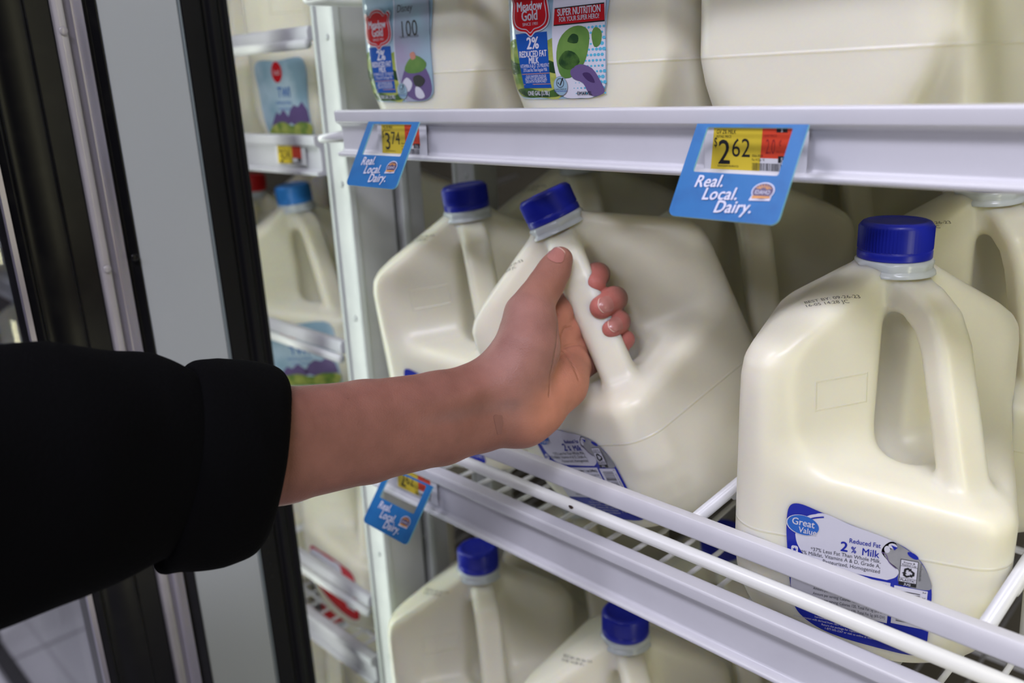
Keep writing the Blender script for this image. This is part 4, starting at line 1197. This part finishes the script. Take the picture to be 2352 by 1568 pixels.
# skin folds of the palm, thumb web and wrist, kept as a height for the bump
cr = np.full(len(AV), 1.0)
LENS = np.array([0, 0, ZO])
for q in ARM['creases']:
    q = np.array(q)[:, :3]; hit = []
    for a, b in zip(q[:-1], q[1:]):
        for t in np.linspace(0, 1, 9):
            p = a * (1 - t) + b * t; dd = (p - LENS) / np.linalg.norm(p - LENS)
            hit.append((march(arm_f, (p - dd * .03)[None], dd, 40)[0])[0])
    cr = np.minimum(cr, chain(AV, [np.append(h, 0.0) for h in hit if 1]))
hgt = -np.exp(-(np.maximum(cr, 0) / .0010) ** 2)
at = me_arm.data.attributes.new('skin_fold', 'FLOAT', 'POINT'); at.data.foreach_set('value', hgt.astype(np.float32))

def on_arm(org, ex, ey, dirv, lift=.00025, step=.0001, f=None):
    org, ex, ey = [np.array(v, float) for v in (org, ex, ey)]
    f = f or arm_f
    def fn(V, L):
        P = org + V[:, :1] * ex + V[:, 1:2] * ey
        P, d = march(f, P - np.array(dirv) * .012, dirv, 30)
        e = 1e-4
        g = np.stack([(f(P + np.eye(3)[k] * e) - f(P - np.eye(3)[k] * e)) / (2 * e) for k in range(3)], 1)
        g /= np.linalg.norm(g, axis=1, keepdims=True)
        return P + g * (lift + step * L)[:, None] - EL
    return fn
M_NAIL = mat('fingernail', (.43, .175, .145), rough=.28, coat=.35)
M_NAILE = mat('nail_free_edge', (.62, .42, .33), rough=.3)
for nl in ARM['nails']:
    s = Sheet(); w, h = nl['w'], nl['h']
    shp = catmull([(-w, -h * .6), (-w * .95, h * .3), (-w * .6, h * .9), (0, h), (w * .6, h * .9), (w * .95, h * .3), (w, -h * .6), (w * .55, -h * .95), (0, -h * 1.05), (-w * .55, -h * .95)], 4)
    s.poly(shp, M_NAIL, 1, .0015)
    s.poly(catmull([(-w, h * .2), (-w * .85, h * .75), (0, h * 1.06), (w * .85, h * .75), (w, h * .2), (w * .84, h * .62), (0, h * .93), (-w * .84, h * .62)], 4), M_NAILE, 2, .0015)
    s.build('fingernail', on_arm(nl['o'], nl['ex'], nl['ey'], nl['d']), me_arm)
# the small brown mark on the wrist and two moles
M_MARK = mat('brown_skin_mark', (.215, .088, .070), rough=.5)
mk = ARM['mark']; s = Sheet(); s.poly([(-.0028, .0050), (-.0012, .0062), (.0026, .0052), (.0030, .0010), (.0012, -.0062), (-.0012, -.0062)], M_MARK, 0, .0015)
o = s.build('skin_mark', on_arm(mk['o'], mk['ex'], mk['ey'], mk['d']), me_arm); o['label'] = 'small brown mark at the wrist'
for ml in ARM['moles']:
    s = Sheet(); s.poly(ellipse(0, 0, .0007, .0006, 0, 8), M_MARK, 0, None); s.build('mole', on_arm(ml['o'], mk['ex'], mk['ey'], mk['d']), me_arm)

# sleeve and its rolled cuff
SL = np.array(ARM['sleeve_axis'])
def wr(P, amp):
    return amp * (np.sin(P[:, 0] * 61 + P[:, 2] * 37 + 1.5 * np.sin(P[:, 1] * 45)) + .6 * np.sin(P[:, 1] * 83 - P[:, 2] * 71 + 2 * np.sin(P[:, 0] * 39)))
def sleeve_f(P):
    d = chain(P, ARM['sleeve'], .012) + wr(P, .0011)
    inner = chain(P, ARM['sleeve_in'])
    return smax(d, -inner, .002)
def cuff_f(P):
    d = chain(P, ARM['cuff'], .006) + wr(P, .0009)
    rp = ARM['rim']
    d = smax(d, (P - np.array(rp[0])) @ np.array(rp[1]) + wr(P, .0012), .010)
    bp = ARM['back']
    d = smax(d, (np.array(bp[0]) - P) @ np.array(bp[1]) + wr(P, .0012), .006)
    for q in ARM['cuff_flap']: d = smin(d, chain(P, q, .002), .006)
    inner = chain(P, ARM['cuff_in'])
    return smax(d, -inner, .003)
def place(F, name, lo, hi, step, parent):
    lo = np.array(lo); hi = np.array(hi)
    V, Fc = surface(refine_surface(F, lo, hi, step), lo, hi, step)
    return mesh_obj(name, (V - EL).tolist(), Fc.tolist(), M_FABRIC, parent)
slv = place(sleeve_f, 'sleeve', ARM['slo'], ARM['shi'], .004, person)
slv['label'] = 'baggy black knit sleeve'
cf = place(cuff_f, 'rolled_cuff', ARM['clo'], ARM['chi'], .0025, slv)
cf['label'] = 'rolled-back cuff'
